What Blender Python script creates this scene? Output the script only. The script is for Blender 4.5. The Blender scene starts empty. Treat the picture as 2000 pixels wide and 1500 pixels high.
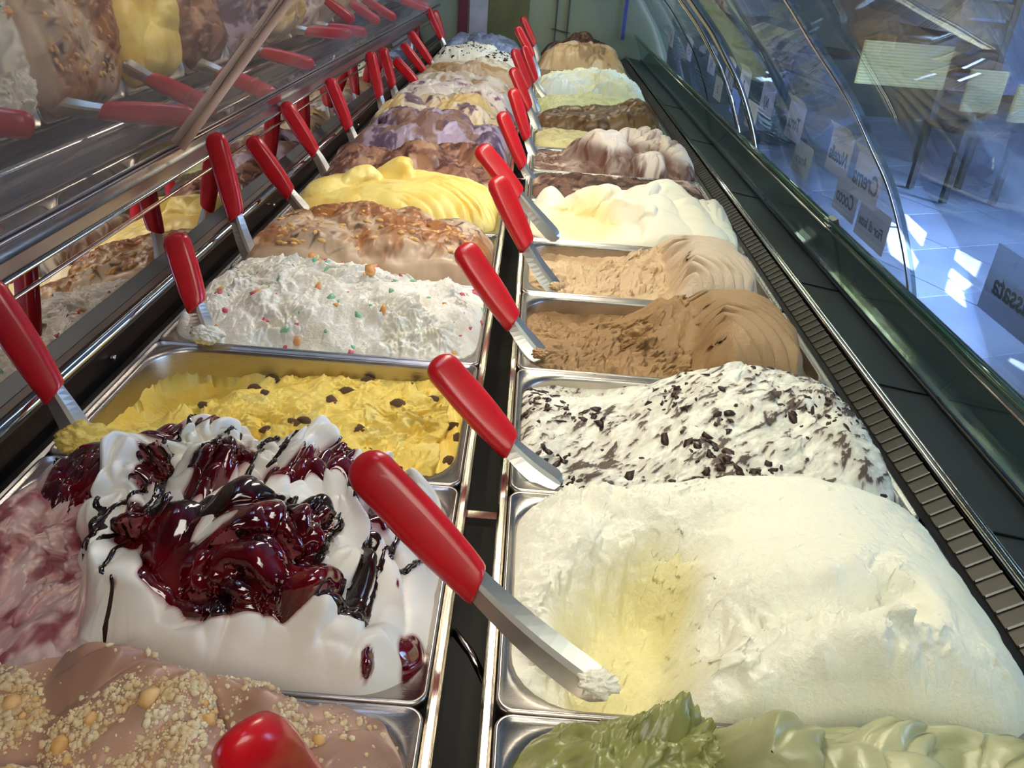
import bpy, bmesh, math
import numpy as np
from mathutils import Vector, Matrix
S = bpy.context.scene
COL = S.collection
PI = math.pi
def lin(c):
    return tuple((x/255/12.92 if x/255 <= .04045 else ((x/255+.055)/1.055)**2.4) for x in c)
# ------------------------------------------------------------------ camera, world, lights
CAM = np.array([.0253, -.2498, .2912]); PITCH, YAW, ROLL = .4856, .0031, .0797
_cp, _sp, _cy, _sy = math.cos(PITCH), math.sin(PITCH), math.cos(YAW), math.sin(YAW)
FW = np.array([_sy*_cp, _cy*_cp, -_sp]); _r = np.array([_cy, -_sy, 0.]); _u = np.cross(_r, FW)
RT = _r*math.cos(ROLL)+_u*math.sin(ROLL); UP = -_r*math.sin(ROLL)+_u*math.cos(ROLL)
cd = bpy.data.cameras.new('camera'); cam = bpy.data.objects.new('camera', cd); COL.objects.link(cam)
cd.sensor_width = 36; cd.lens = 1618/2000*36; cd.clip_start = .01; cd.clip_end = 200
M = Matrix.Identity(4)
for i in range(3):
    M[i][0], M[i][1], M[i][2], M[i][3] = RT[i], UP[i], -FW[i], CAM[i]
cam.matrix_world = M; S.camera = cam
S.view_settings.view_transform = 'Standard'; S.view_settings.look = 'None'
S.view_settings.exposure = .06; S.view_settings.gamma = 1; S.view_settings.use_curve_mapping = False
W = bpy.data.worlds.new('world'); S.world = W; W.use_nodes = True
bg = W.node_tree.nodes['Background']; bg.inputs[0].default_value = (.30, .46, .85, 1); bg.inputs[1].default_value = 1.6
def area(name, loc, tgt, sx, sy, e, col):
    l = bpy.data.lights.new(name, 'AREA'); l.shape = 'RECTANGLE'; l.size = sx; l.size_y = sy; l.energy = e; l.color = col
    o = bpy.data.objects.new(name, l); COL.objects.link(o); o.location = loc
    o.rotation_euler = (Vector(tgt)-Vector(loc)).to_track_quat('-Z', 'Y').to_euler(); return o
area('case_light_near', (-.02, .35, .56), (.0, .42, 0), .10, 1.5, 10.5, (1, .91, .76))
area('case_light_far', (-.02, 1.9, .50), (.0, 1.9, 0), .08, 1.5, 6.8, (1, .91, .76))
area('hall_fill_near', (.1, -1.0, 1.3), (.0, .3, 0), 1.2, .8, 20, (1, .92, .82))  # unseen fill added behind the camera to lift the near gelato
area('window_daylight', (5.2, .6, .7), (2.4, 4.4, -1.05), 4.0, 1.8, 470, (.44, .58, 1)).data.spread = 2.3
area('floor_fill', (4.9, 2.4, .9), (2.5, 3.9, -1.05), 1.2, 1.2, 150, (.46, .60, 1)).data.spread = 1.2  # added blue fill to brighten the hall floor; no doorway stands here
sun = bpy.data.lights.new('sun', 'SUN'); sun.energy = 60; sun.angle = .004; sun.color = (1, .97, .92)
SUND = Vector((-.62, .10, -.78)).normalized()
so = bpy.data.objects.new('sun', sun); COL.objects.link(so); so.rotation_euler = SUND.to_track_quat('-Z', 'Y').to_euler()

# ------------------------------------------------------------------ helpers
def tag(o, label=None, cat=None, group=None, kind=None):
    if label: o['label'] = label
    if cat: o['category'] = cat
    if group: o['group'] = group
    if kind: o['kind'] = kind
    return o
def empty(name, label, cat, loc=(0, 0, 0), group=None):
    o = bpy.data.objects.new(name, None); COL.objects.link(o); o.location = loc; o.empty_display_size = .02
    return tag(o, label, cat, group)
def link(name, me, parent=None, loc=None):
    o = bpy.data.objects.new(name, me); COL.objects.link(o)
    if parent: o.parent = parent
    if loc is not None: o.location = loc
    return o
def mesh_np(name, V, F, mat, parent=None, smooth=True, col=None, loc=None):
    """V (n,3) ; F (m,4) or (m,3) int array."""
    me = bpy.data.meshes.new(name); V = np.asarray(V, np.float32); F = np.asarray(F, np.int32); k = F.shape[1]
    me.vertices.add(len(V)); me.vertices.foreach_set('co', V.ravel())
    me.loops.add(F.size); me.loops.foreach_set('vertex_index', F.ravel())
    me.polygons.add(len(F)); me.polygons.foreach_set('loop_start', np.arange(0, F.size, k, dtype=np.int32))
    if smooth: me.polygons.foreach_set('use_smooth', np.ones(len(F), bool))
    if col is not None:
        a = me.color_attributes.new('Col', 'FLOAT_COLOR', 'POINT')
        c = np.ones((len(V), 4), np.float32); c[:, :3] = col; a.data.foreach_set('color', c.ravel())
    me.update(calc_edges=True); me.validate(); me.materials.append(mat)
    return link(name, me, parent, loc)
class MB:
    def __init__(s): s.v = []; s.f = []
    def add(s, vs, fs):
        b = len(s.v); s.v += [tuple(v) for v in vs]; s.f += [tuple(i+b for i in f) for f in fs]; return s
    def box(s, c, d, R=None):
        x, y, z = (q/2 for q in d); vs = [Vector((a*x, b*y, e*z)) for a in (-1, 1) for b in (-1, 1) for e in (-1, 1)]
        if R is not None: vs = [R @ v for v in vs]
        return s.add([v+Vector(c) for v in vs], [(0, 1, 3, 2), (4, 6, 7, 5), (0, 4, 5, 1), (2, 3, 7, 6), (0, 2, 6, 4), (1, 5, 7, 3)])
    def prism(s, pts, y0, y1):            # closed xz outline swept along y
        n = len(pts); vs = [(x, y0, z) for x, z in pts]+[(x, y1, z) for x, z in pts]
        return s.add(vs, [(i, (i+1) % n, n+(i+1) % n, n+i) for i in range(n)]+[tuple(range(n))[::-1], tuple(range(n, 2*n))])
    def strip(s, pts, th, y0, y1):        # open xz polyline with thickness swept along y
        P = [Vector((x, z)) for x, z in pts]; off = []
        for i, p in enumerate(P):
            t = (P[min(i+1, len(P)-1)]-P[max(i-1, 0)]).normalized(); off.append(p+Vector((-t.y, t.x))*th)
        return s.prism([tuple(p) for p in P]+[tuple(p) for p in off[::-1]], y0, y1)
    def tube(s, pts, r, n=10, cap=True):
        P = [Vector(p) for p in pts]; m = len(P); rr = r if isinstance(r, (list, tuple)) else [r]*m; vs = []; a = None
        for i, p in enumerate(P):
            t = (P[min(i+1, m-1)]-P[max(i-1, 0)]).normalized()
            if a is None: a = t.orthogonal().normalized()
            a = (a-t*a.dot(t)).normalized(); b = t.cross(a)
            vs += [p+(a*math.cos(2*PI*k/n)+b*math.sin(2*PI*k/n))*rr[i] for k in range(n)]
        fs = [(i*n+k, i*n+(k+1) % n, (i+1)*n+(k+1) % n, (i+1)*n+k) for i in range(m-1) for k in range(n)]
        if cap: fs += [tuple(range(n))[::-1], tuple(range((m-1)*n, m*n))]
        return s.add(vs, fs)
    def build(s, name, mat, parent=None, smooth=False, loc=None):
        me = bpy.data.meshes.new(name); me.from_pydata([tuple(v) for v in s.v], [], s.f)
        if smooth: me.polygons.foreach_set('use_smooth', [True]*len(me.polygons))
        me.update(); bm = bmesh.new(); bm.from_mesh(me); bmesh.ops.recalc_face_normals(bm, faces=bm.faces); bm.to_mesh(me); bm.free()
        me.materials.append(mat); return link(name, me, parent, loc)
# ------------------------------------------------------------------ materials
def mat(name, base=(128, 128, 128), rough=.5, metal=0, coat=0, sss=0, bump=None, noise=None, spec=None, emit=None, vcol=False, trans=0, ior=None):
    m = bpy.data.materials.new(name); m.use_nodes = True; nt = m.node_tree; p = nt.nodes['Principled BSDF']; L = nt.links.new
    p.inputs['Base Color'].default_value = (*lin(base), 1); p.inputs['Roughness'].default_value = rough; p.inputs['Metallic'].default_value = metal
    if coat: p.inputs['Coat Weight'].default_value = coat; p.inputs['Coat Roughness'].default_value = .06
    if spec is not None: p.inputs['Specular IOR Level'].default_value = spec
    if sss:
        p.inputs['Subsurface Weight'].default_value = sss; p.inputs['Subsurface Radius'].default_value = (.9, .7, .5); p.inputs['Subsurface Scale'].default_value = .004
    if emit: p.inputs['Emission Color'].default_value = (*lin(emit[0]), 1); p.inputs['Emission Strength'].default_value = emit[1]
    if trans: p.inputs['Transmission Weight'].default_value = trans
    if ior: p.inputs['IOR'].default_value = ior
    tc = nt.nodes.new('ShaderNodeTexCoord')
    if vcol:
        a = nt.nodes.new('ShaderNodeAttribute'); a.attribute_name = 'Col'; L(a.outputs['Color'], p.inputs['Base Color'])
    if noise:   # (scale, colour2, stretch)
        n = nt.nodes.new('ShaderNodeTexNoise'); n.inputs['Scale'].default_value = noise[0]; n.inputs['Detail'].default_value = 5
        mp = nt.nodes.new('ShaderNodeMapping'); mp.inputs['Scale'].default_value = noise[2] if len(noise) > 2 else (1, 1, 1)
        L(tc.outputs['Object'], mp.inputs[0]); L(mp.outputs[0], n.inputs['Vector'])
        r = nt.nodes.new('ShaderNodeValToRGB'); r.color_ramp.elements[0].position = .35; r.color_ramp.elements[1].position = .65
        r.color_ramp.elements[0].color = (*lin(base), 1); r.color_ramp.elements[1].color = (*lin(noise[1]), 1)
        L(n.outputs['Fac'], r.inputs[0]); L(r.outputs[0], p.inputs['Base Color'])
    if bump:    # (scale, strength, distance, stretch)
        n = nt.nodes.new('ShaderNodeTexNoise'); n.inputs['Scale'].default_value = bump[0]; n.inputs['Detail'].default_value = 6; n.inputs['Roughness'].default_value = .6
        mp = nt.nodes.new('ShaderNodeMapping'); mp.inputs['Scale'].default_value = bump[3] if len(bump) > 3 else (1, 1, 1)
        L(tc.outputs['Object'], mp.inputs[0]); L(mp.outputs[0], n.inputs['Vector'])
        b = nt.nodes.new('ShaderNodeBump'); b.inputs['Strength'].default_value = bump[1]; b.inputs['Distance'].default_value = bump[2]
        L(n.outputs['Fac'], b.inputs['Height']); L(b.outputs[0], p.inputs['Normal'])
    return m
def glass(name, tint=(235, 245, 238), refl=.10, rough=.0, haze=None, ior=1.45, bump=None, fk=1.):
    """thin sheet: transparent with a fresnel mirror on top (lets lamp light through), optional dusty haze."""
    m = bpy.data.materials.new(name); m.use_nodes = True; nt = m.node_tree; nt.nodes.clear(); N = nt.nodes.new; L = nt.links.new
    out = N('ShaderNodeOutputMaterial'); t = N('ShaderNodeBsdfTransparent'); t.inputs[0].default_value = (*lin(tint), 1)
    g = N('ShaderNodeBsdfGlossy'); g.inputs['Roughness'].default_value = rough; g.inputs[0].default_value = (.95, .97, .97, 1)
    fr = N('ShaderNodeFresnel'); fr.inputs[0].default_value = ior
    mth = N('ShaderNodeMath'); mth.operation = 'MULTIPLY_ADD'; mth.inputs[1].default_value = fk; mth.inputs[2].default_value = refl; mth.use_clamp = True
    L(fr.outputs[0], mth.inputs[0]); mx = N('ShaderNodeMixShader'); L(mth.outputs[0], mx.inputs[0]); L(t.outputs[0], mx.inputs[1]); L(g.outputs[0], mx.inputs[2])
    last = mx
    if haze:
        d = N('ShaderNodeBsdfDiffuse'); d.inputs[0].default_value = (*lin(haze[0]), 1); m2 = N('ShaderNodeMixShader'); m2.inputs[0].default_value = haze[1]
        tc = N('ShaderNodeTexCoord'); n = N('ShaderNodeTexNoise'); n.inputs['Scale'].default_value = 5; n.inputs['Detail'].default_value = 3; L(tc.outputs['Object'], n.inputs['Vector'])
        mm = N('ShaderNodeMath'); mm.operation = 'MULTIPLY'; mm.inputs[1].default_value = haze[1]*2; L(n.outputs['Fac'], mm.inputs[0]); L(mm.outputs[0], m2.inputs[0])
        L(mx.outputs[0], m2.inputs[1]); L(d.outputs[0], m2.inputs[2]); last = m2
    if bump:
        tc = N('ShaderNodeTexCoord'); n = N('ShaderNodeTexNoise'); n.inputs['Scale'].default_value = bump[0]; n.inputs['Detail'].default_value = 1; L(tc.outputs['Object'], n.inputs['Vector'])
        b = N('ShaderNodeBump'); b.inputs['Strength'].default_value = bump[1]; b.inputs['Distance'].default_value = bump[2]; L(n.outputs['Fac'], b.inputs['Height'])
        L(b.outputs[0], g.inputs['Normal'])
    L(last.outputs[0], out.inputs[0]); return m
STEEL = mat('pan_steel', (184, 176, 168), .27, 1, bump=(60, .12, .002, (1, 14, 14)))
POLISH = mat('polished_steel', (214, 208, 198), .12, 1, bump=(30, .06, .001, (20, 1, 20)))
SATIN = mat('satin_steel', (120, 116, 114), .32, 1, bump=(80, .2, .001, (14, 1, 14)))
BROWNSTEEL = mat('brown_steel', (112, 100, 92), .3, 1)
BLADE = mat('blade_steel', (214, 210, 202), .36, 1, bump=(90, .1, .001))
BLACK = mat('black_void', (12, 12, 13), .55)
GASKET = mat('black_gasket', (24, 23, 23), .42)
RED = mat('red_plastic', (206, 24, 34), .3, coat=.25, noise=(35, (190, 22, 32)))
DECK = mat('dark_glossy_deck', (66, 68, 64), .42, bump=(300, .03, .001))
VENT = mat('vent_metal', (84, 76, 68), .45, .6)
MIRROR = mat('mirror', (192, 184, 178), .015, 1)

# ------------------------------------------------------------------ numeric noise
_T = {}
def vn(x, y, seed=0):
    """gradient noise, about -1..1"""
    if seed not in _T:
        a = np.random.RandomState(seed+11).rand(256, 256)*2*PI; _T[seed] = (np.cos(a), np.sin(a))
    tx, ty = _T[seed]; xi = np.floor(x).astype(int); yi = np.floor(y).astype(int); fx = x-xi; fy = y-yi; x0 = xi & 255; y0 = yi & 255; x1 = (xi+1) & 255; y1 = (yi+1) & 255
    u = fx*fx*fx*(fx*(fx*6-15)+10); v = fy*fy*fy*(fy*(fy*6-15)+10)
    a = tx[x0, y0]*fx+ty[x0, y0]*fy; b = tx[x1, y0]*(fx-1)+ty[x1, y0]*fy; c = tx[x0, y1]*fx+ty[x0, y1]*(fy-1); d = tx[x1, y1]*(fx-1)+ty[x1, y1]*(fy-1)
    return ((a*(1-u)+b*u)*(1-v)+(c*(1-u)+d*u)*v)*1.5
def fb(x, y, f, o=4, seed=0, g=.5):
    s = 0; a = 1; n = 0
    for i in range(o):
        ca, sa = math.cos(i*1.3+.4), math.sin(i*1.3+.4)
        s = s+a*vn((x*ca-y*sa)*f+i*17.3, (x*sa+y*ca)*f+i*9.1, seed+i); n += a; a *= g; f *= 2.03
    return s/n
def rid(x, y, f, o=4, seed=0, g=.55):
    s = 0; a = 1; n = 0
    for i in range(o):
        ca, sa = math.cos(i*1.1+.2), math.sin(i*1.1+.2)
        s = s+a*(1-2*np.abs(vn((x*ca-y*sa)*f+i*7.7, (x*sa+y*ca)*f+i*3.1, seed+i))); n += a; a *= g; f *= 2.1
    return s/n
def bil(x, y, f, o=4, seed=0, g=.55):
    s = 0; a = 1; n = 0
    for i in range(o):
        ca, sa = math.cos(i*1.7+.6), math.sin(i*1.7+.6)
        s = s+a*(2.6*np.abs(vn((x*ca-y*sa)*f+i*5.7, (x*sa+y*ca)*f+i*8.3, seed+i))-1); n += a; a *= g; f *= 1.97
    return s/n
def ss(a, b, x):
    t = np.clip((x-a)/(b-a), 0, 1); return t*t*(3-2*t)
def mixc(c0, c1, t):
    return c0*(1-t[..., None])+c1*t[..., None]
def C3(c): return np.array(lin(c))
def crumb(X, Y, s, amp=1.):
    wx = X+.004*fb(X, Y, 36, 2, s+50); wy = Y+.004*fb(X, Y, 36, 2, s+60); torn = .35+.65*ss(-.25, .15, fb(X, Y, 17, 2, s+40))
    return amp*(.0050*fb(wx, wy, 24, 3, s, .5)+torn*(.0078*bil(wx, wy, 40, 5, s+5, .56)+.0011*bil(wx, wy, 250, 2, s+9, .6))+.0014*fb(wx*2.2, wy, 60, 2, s+15))
def lobes(A, B, L, asp=.65, wave=.6):
    """spatula strokes: (a,b,ra,rb,h,rot,ribs,twist) in pan fractions; some are domed shells, most are curling waves with a lip"""
    H = np.zeros_like(A)-1
    wA = A+.022*fb(A*.25, B*.165, 30, 3, 301); wB = B+.034*fb(A*.25, B*.165, 30, 3, 311)
    for q, (a, b, ra, rb, h, rot, k, tw) in enumerate(L):
        dx = (wA-a); dy = (wB-b)*asp; c, s = math.cos(rot), math.sin(rot); x = (dx*c+dy*s)/ra; y = (-dx*s+dy*c)/(rb*asp); sg = 1 if q % 3 else -1
        y = y+.35*x*x*(1 if q % 2 else -1); r2 = x*x+y*y
        if (q*7+3) % 10 < wave*10:
            u = np.clip((y*(-1 if q % 4 < 2 else 1)+1)/2, 0, 1); pr = np.where(u < .74, .22+.78*(u/.74)**1.5, np.sqrt(np.clip(1-((u-.74)/.26)**2, 0, 1)))
            e = h*1.1*pr*np.clip(1-x*x, 0, 1)**.6*ss(1.0, .93, np.abs(y))
            if k: e = e*(1-.15*(1-np.abs(np.sin(u*k*2.3+tw+.9*x))**.6))
            H = np.maximum(H, np.where((np.abs(x) < 1) & (np.abs(y) < 1), e, -1))
        else:
            e = h*np.clip(1-r2, 0, 1)**.42*(1+.45*x*sg)
            if k:
                an = np.arctan2(y, x*sg+1.25); g = np.abs(np.sin(an*k*1.9+tw+1.2*x)); e = e*(1-.20*(1-g**.55)*ss(-.9, -.1, x*sg))
            H = np.maximum(H, np.where(r2 < 1, e, -1))
    return H
def fan(A, B, a0, b0, n, asp=.65, pw=.55, curl=0., skew=1.):
    x = A-a0; y = (B-b0)*asp; r = np.hypot(x, y); th = np.arctan2(y, x*skew)
    return np.abs(np.sin(th*n+curl*r))**pw, r, th

# ------------------------------------------------------------------ gelato builder
PW, PD = .253, .165
def pan_x(side): return -.253 if side == 'L' else .030
def squircle(nx, ny, hx, hy, R):
    s = np.linspace(-1, 1, nx); t = np.linspace(-1, 1, ny); Sx, T = np.meshgrid(s, t); m = np.maximum(np.abs(Sx), np.abs(T)); m1 = np.maximum(m, 1e-6)
    qx = Sx/m1; qy = T/m1; cx = 1-R/hx; cy = 1-R/hy
    ax = np.abs(qx); ay = np.abs(qy); cor = (ax > cx) & (ay > cy)
    dx = np.where(cor, (ax-cx)/(1-cx), 0); dy = np.where(cor, (ay-cy)/(1-cy), 0); l = np.maximum(np.hypot(dx, dy), 1e-6)
    px = np.where(cor, cx+(1-cx)*dx/l, ax); py = np.where(cor, cy+(1-cy)*dy/l, ay)
    w = m**2.5     # keep the inside square, round only toward the rim
    X = hx*m*np.sign(qx)*(ax*(1-w)+px*w); Y = hy*m*np.sign(qy)*(ay*(1-w)+py*w)
    return X, Y, m
GEL = {}
def gelato(side, row, fn, res, label, mt, spread=(1., 1.), edge=-.006, name='gelato', lean=.9):
    """fn(A,B,X,Y)-> z, colour, (dx,dy), masks"""
    hx, hy = .1205*spread[0], .0765*spread[1]; nx = int(2*hx/res); ny = int(2*hy/res)
    X, Y, m = squircle(nx, ny, hx, hy, .034)
    A = X/PW+.5; B = Y/PD+.5; ox = pan_x(side)+PW/2; oy = row*PD+PD/2; sd = row*7+(3 if side == 'L' else 90)
    z, c, d, masks = fn(A, B, X, Y, sd)
    fall = np.clip(1-m**9, 0, 1)**.6
    z = edge+(z-edge)*fall
    z = np.where(z > .0, z, z)
    if lean:     # let crests lean over their hollows
        def bx(a, r, ax):
            p = np.concatenate([np.repeat(np.take(a, [0], ax), r+1, ax), a, np.repeat(np.take(a, [-1], ax), r, ax)], ax); cs = np.cumsum(p, ax); n_ = a.shape[ax]
            return (np.take(cs, range(2*r+1, 2*r+1+n_), ax)-np.take(cs, range(0, n_), ax))/(2*r+1)
        r = int(.006/res); loc = bx(bx(z, r, 0), r, 1); th = 4*fb(X, Y, 16, 2, sd+70); q = np.clip(z-loc, -.004, .006)*lean
        d = (d[0]+q*np.cos(th), d[1]+q*np.sin(th))
    Xd = X+d[0]*fall; Yd = Y+d[1]*fall
    V = np.stack([Xd, Yd, z], -1).reshape(-1, 3); idx = np.arange(nx*ny).reshape(ny, nx)
    F = np.stack([idx[:-1, :-1], idx[:-1, 1:], idx[1:, 1:], idx[1:, :-1]], -1).reshape(-1, 4)
    cc = np.clip(c.reshape(-1, 3), 0, 1)
    # skirt round the edge, tucked inside the pan
    loop = np.concatenate([idx[0, :], idx[1:, -1], idx[-1, -2::-1], idx[-2:0:-1, 0]])
    b = V[loop].copy(); b[:, 0] *= .965/spread[0]; b[:, 1] *= .95/spread[1]; b[:, 2] = np.minimum(b[:, 2], 0)-.035
    nb = len(V); V = np.vstack([V, b]); cc = np.vstack([cc, cc[loop]]); k = len(loop)
    li = np.arange(k); F = np.vstack([F, np.stack([loop, nb+li, nb+(li+1) % k, np.roll(loop, -1)], -1)])
    o = mesh_np(name, V, F, mt, None, True, cc, (ox, oy, 0)); tag(o, label, 'gelato')
    P = np.stack([Xd, Yd, z], -1); GEL[(side, row)] = (P, A, B, ox, oy)
    for (nm, mk, th, mm, lb) in masks: sheet(nm, P, mk, th, mm, o, lb)
    return o
def sheet(nm, P, mk, th, mm, parent, lb=None):
    """a syrup layer lying on the surface: only where mk > 0, thickness grows with mk"""
    ny, nx = mk.shape; q = np.maximum(np.maximum(mk[:-1, :-1], mk[:-1, 1:]), np.maximum(mk[1:, 1:], mk[1:, :-1])); keep = q > -.12
    idx = np.arange(nx*ny).reshape(ny, nx); F = np.stack([idx[:-1, :-1], idx[:-1, 1:], idx[1:, 1:], idx[1:, :-1]], -1)[keep]
    if len(F) == 0: return
    gy, gx = np.gradient(P[..., 2]); ex = np.gradient(P[..., 0], axis=1)+1e-6; ey = np.gradient(P[..., 1], axis=0)+1e-6
    n = np.stack([-gx/ex, -gy/ey, np.ones_like(gx)], -1); n /= np.linalg.norm(n, axis=-1, keepdims=True)
    off = np.where(mk > 0, np.clip(mk, 0, 1)**.6*th, np.clip(mk*.008, -.0012, 0))
    V = P+n*off[..., None]; used = np.unique(F); rm = -np.ones(nx*ny, int); rm[used] = np.arange(len(used))
    o = mesh_np(nm, V.reshape(-1, 3)[used], rm[F], mm, parent, True)
    if lb: o['label'] = lb
    return o
def surf(side, row, a, b):
    P, A, B, ox, oy = GEL[(side, row)]; i = np.argmin((A-a)**2+((B-b)*.65)**2); p = P.reshape(-1, 3)[i]
    return np.array([p[0], p[1], p[2]])
def nrm_(side, row):
    P = GEL[(side, row)][0]; gy, gx = np.gradient(P[..., 2]); ex = np.gradient(P[..., 0], axis=1)+1e-6; ey = np.gradient(P[..., 1], axis=0)+1e-6
    n = np.stack([-gx/ex, -gy/ey, np.ones_like(gx)], -1); return n/np.linalg.norm(n, axis=-1, keepdims=True)
ICO = None
def ico():
    global ICO
    if ICO is None:
        bm = bmesh.new(); bmesh.ops.create_icosphere(bm, subdivisions=1, radius=1); bm.verts.ensure_lookup_table()
        ICO = (np.array([v.co[:] for v in bm.verts]), np.array([[v.index for v in f.verts] for f in bm.faces])); bm.free()
    return ICO
def bits(side, row, parent, nm, mt, n, size, seed, wfn=None, squash=.6, jag=.35, lab=None, sink=.2, elong=1.):
    """small crumbs scattered on a gelato surface, one joined piece"""
    rs = np.random.RandomState(seed); P, A, B, ox, oy = GEL[(side, row)]; w = wfn(A, B) if wfn else np.ones_like(A)
    w = np.clip(w, 0, None).ravel(); w = w/w.sum(); ids = rs.choice(len(w), n, p=w); v0, f0 = ico(); Vs = []; Fs = []; Pn = nrm_(side, row).reshape(-1, 3); PP = P.reshape(-1, 3)
    for j, i in enumerate(ids):
        s = size*(.45+rs.rand()**2*1.1); q = v0*(1+jag*(rs.rand(len(v0), 1)-.5)*2); q = q*np.array([elong, 1, squash])*s
        an = rs.rand()*PI*2; q = np.stack([q[:, 0]*math.cos(an)-q[:, 1]*math.sin(an), q[:, 0]*math.sin(an)+q[:, 1]*math.cos(an), q[:, 2]], -1)
        z = Pn[i]; x = np.cross([0, 1, .01], z); x /= np.linalg.norm(x); y = np.cross(z, x)
        q = q[:, :1]*x+q[:, 1:2]*y+q[:, 2:]*z
        Vs.append(q+PP[i]+z*s*squash*(.5-sink)); Fs.append(f0+j*len(v0))
    o = mesh_np(nm, np.vstack(Vs), np.vstack(Fs), mt, parent, False); o['kind'] = 'stuff'
    if lab: o['label'] = lab
    return o
def pieces(side, row, parent, nm, mt, spots, size, seed, shape=(1, .62, .5), jag=.2, lab=None):
    """countable pieces (raisins, nuts), one object each sharing mesh data"""
    rs = np.random.RandomState(seed); bm = bmesh.new(); bmesh.ops.create_icosphere(bm, subdivisions=2, radius=1)
    for v in bm.verts:
        w = 1+jag*(vn(np.array([v.co.x*2.3+5]), np.array([v.co.y*2.3+v.co.z*3+seed]), seed % 40)[0]); v.co = Vector((v.co.x*shape[0], v.co.y*shape[1], v.co.z*shape[2]))*w
    me = bpy.data.meshes.new(nm); bm.to_mesh(me); bm.free(); me.polygons.foreach_set('use_smooth', [True]*len(me.polygons)); me.materials.append(mt)
    for (a, b) in spots:
        p = surf(side, row, a, b); o = link(nm, me, parent, tuple(p+np.array([0, 0, -size*.08]))); s = size*(.8+.4*rs.rand())
        o.scale = (s, s, s); o.rotation_euler = (rs.rand()*.8-.4, rs.rand()*.8-.4, rs.rand()*PI)
        if lab: o['label'] = lab
GSMOOTH = mat('gelato_smooth', rough=.36, vcol=True, sss=.10, bump=(260, .12, .001))
GROUGH = mat('gelato_rough', rough=.55, vcol=True, sss=.07, bump=(420, .45, .0018))
BERRY = mat('berry_sauce', (26, 3, 10), .07, coat=1, noise=(45, (110, 4, 18)), spec=.7)
BERRYRED = mat('red_syrup', (150, 10, 28), .12, coat=.8)
CHOC = mat('chocolate_sauce', (38, 22, 18), .14, coat=.6)
CHOCMATT = mat('chocolate_flakes', (52, 28, 20), .5)
CARAMEL = mat('caramel', (176, 104, 48), .3, coat=.2)
NUT = mat('roasted_nut', (222, 172, 100), .5, noise=(90, (234, 194, 132)))
CRUMBM = mat('nut_crumbs', (236, 222, 184), .75, noise=(160, (216, 184, 134)))
RAISIN = mat('raisin', (150, 112, 78), .4, bump=(500, .8, .002), noise=(200, (122, 84, 58)))
# ------------------------------------------------------------------ case structure
Y0, Y1 = -.33, 2.62
def part(name, mb, m, parent, smooth=False, label=None):
    o = mb.build(name, m, parent, smooth)
    if label: o['label'] = label
    return o
case = empty('display_case', 'long glass-fronted gelato display case with steel rails holding two rows of pans', 'display case', (0, 0, -.2))
def cpart(name, mb, m, smooth=False, label=None):
    mb.v = [(x, y, z+.2) for x, y, z in mb.v]; return part(name, mb, m, case, smooth, label)
b = MB(); b.box((.03, (Y0+Y1)/2, -.165), (.78, Y1-Y0, .01)); cpart('well_floor', b, BLACK)
b = MB(); b.prism([(-.36, -.17), (-.27, -.17), (-.27, -.013), (-.272, .0), (-.30, .0), (-.36, -.02)], Y0, Y1); cpart('well_wall', b, BLACK)
b = MB(); b.prism([(.298, -.17), (.41, -.17), (.41, -.03), (.298, -.03)], Y0, Y1); cpart('well_wall', b, BLACK)
for (x0, x1) in ((.0005, .0058), (.0238, .0292)):       # centre support rails
    b = MB(); b.prism([(x0, -.028), (x1, -.028), (x1, -.0022), (x1-.0014, -.0006), (x0+.0014, -.0006), (x0, -.0022)], Y0, Y1); cpart('support_rail', b, POLISH)
b = MB(); b.prism([(.2838, -.03), (.2905, -.03), (.2905, -.004), (.289, -.002), (.2838, -.002)], Y0, Y1); cpart('support_rail', b, BROWNSTEEL, label='brownish steel support rail')
b = MB(); b.prism([(-.2655, -.03), (-.2538, -.03), (-.2538, -.003), (-.256, -.0015), (-.2655, -.006)], Y0, Y1); cpart('support_rail', b, SATIN)
for y in (.155, .98, 1.8):
    b = MB(); b.box((.0148, y, -.016), (.0178, .007, .006)); cpart('cross_bracket', b, POLISH, label='bright steel bracket bridging the gap')
b = MB(); b.tube([(.006, .075, -.03), (.0165, .062, -.032), (.0245, .052, -.04)], .0022, 10); cpart('gap_rod', b, POLISH, True)
# louvred vent on the customer side
b = MB(); b.prism([(.298, -.03), (.2995, -.012), (.3125, -.003), (.3125, -.03)], Y0, Y1); cpart('vent_strip', b, VENT)
yy = -.2; sl = MB(); sl.prism([(.2990, -.0118), (.2995, -.0108), (.3122, -.0020), (.3122, -.0030)], 0, .0016)
slm = sl.build('vent_slat', SATIN, case, loc=(0, yy, .2)); k = 0
while yy < 2.3 and k < 200:
    yy += .0125; k += 1; o = slm.copy(); COL.objects.link(o); o.location = (0, yy, .2); o.parent = case
b = MB(); b.tube([(.3158, Y0, .0), (.3158, Y1, .0)], .0030, 14); cpart('chrome_rail', b, POLISH, True, 'bright chrome trim rail')
b = MB(); b.tube([(.3208, Y0, -.0010), (.3208, Y1, -.0010)], .0016, 10); cpart('chrome_rail', b, POLISH, True, 'bright chrome trim rail')
b = MB(); b.prism([(.322, -.03), (.322, -.0015), (.452, -.0215), (.452, -.04)], Y0, Y1); cpart('front_deck', b, DECK, label='dark glossy deck panel')
for y in (.16, .352, .582, .95, 1.32, 1.7):
    b = MB(); b.prism([(.323, -.0012), (.452, -.0211), (.452, -.0200), (.323, -.0001)], y, y+.0012); cpart('deck_joint', b, BLACK)
b = MB(); b.tube([(.3655, Y0, -.005), (.3655, Y1, -.005)], .0022, 8); cpart('glass_channel', b, GASKET, True)
b = MB(); b.tube([(.372, Y0, -.004), (.372, Y1, -.004)], .0018, 8); cpart('glass_channel', b, SATIN, True)
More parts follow.
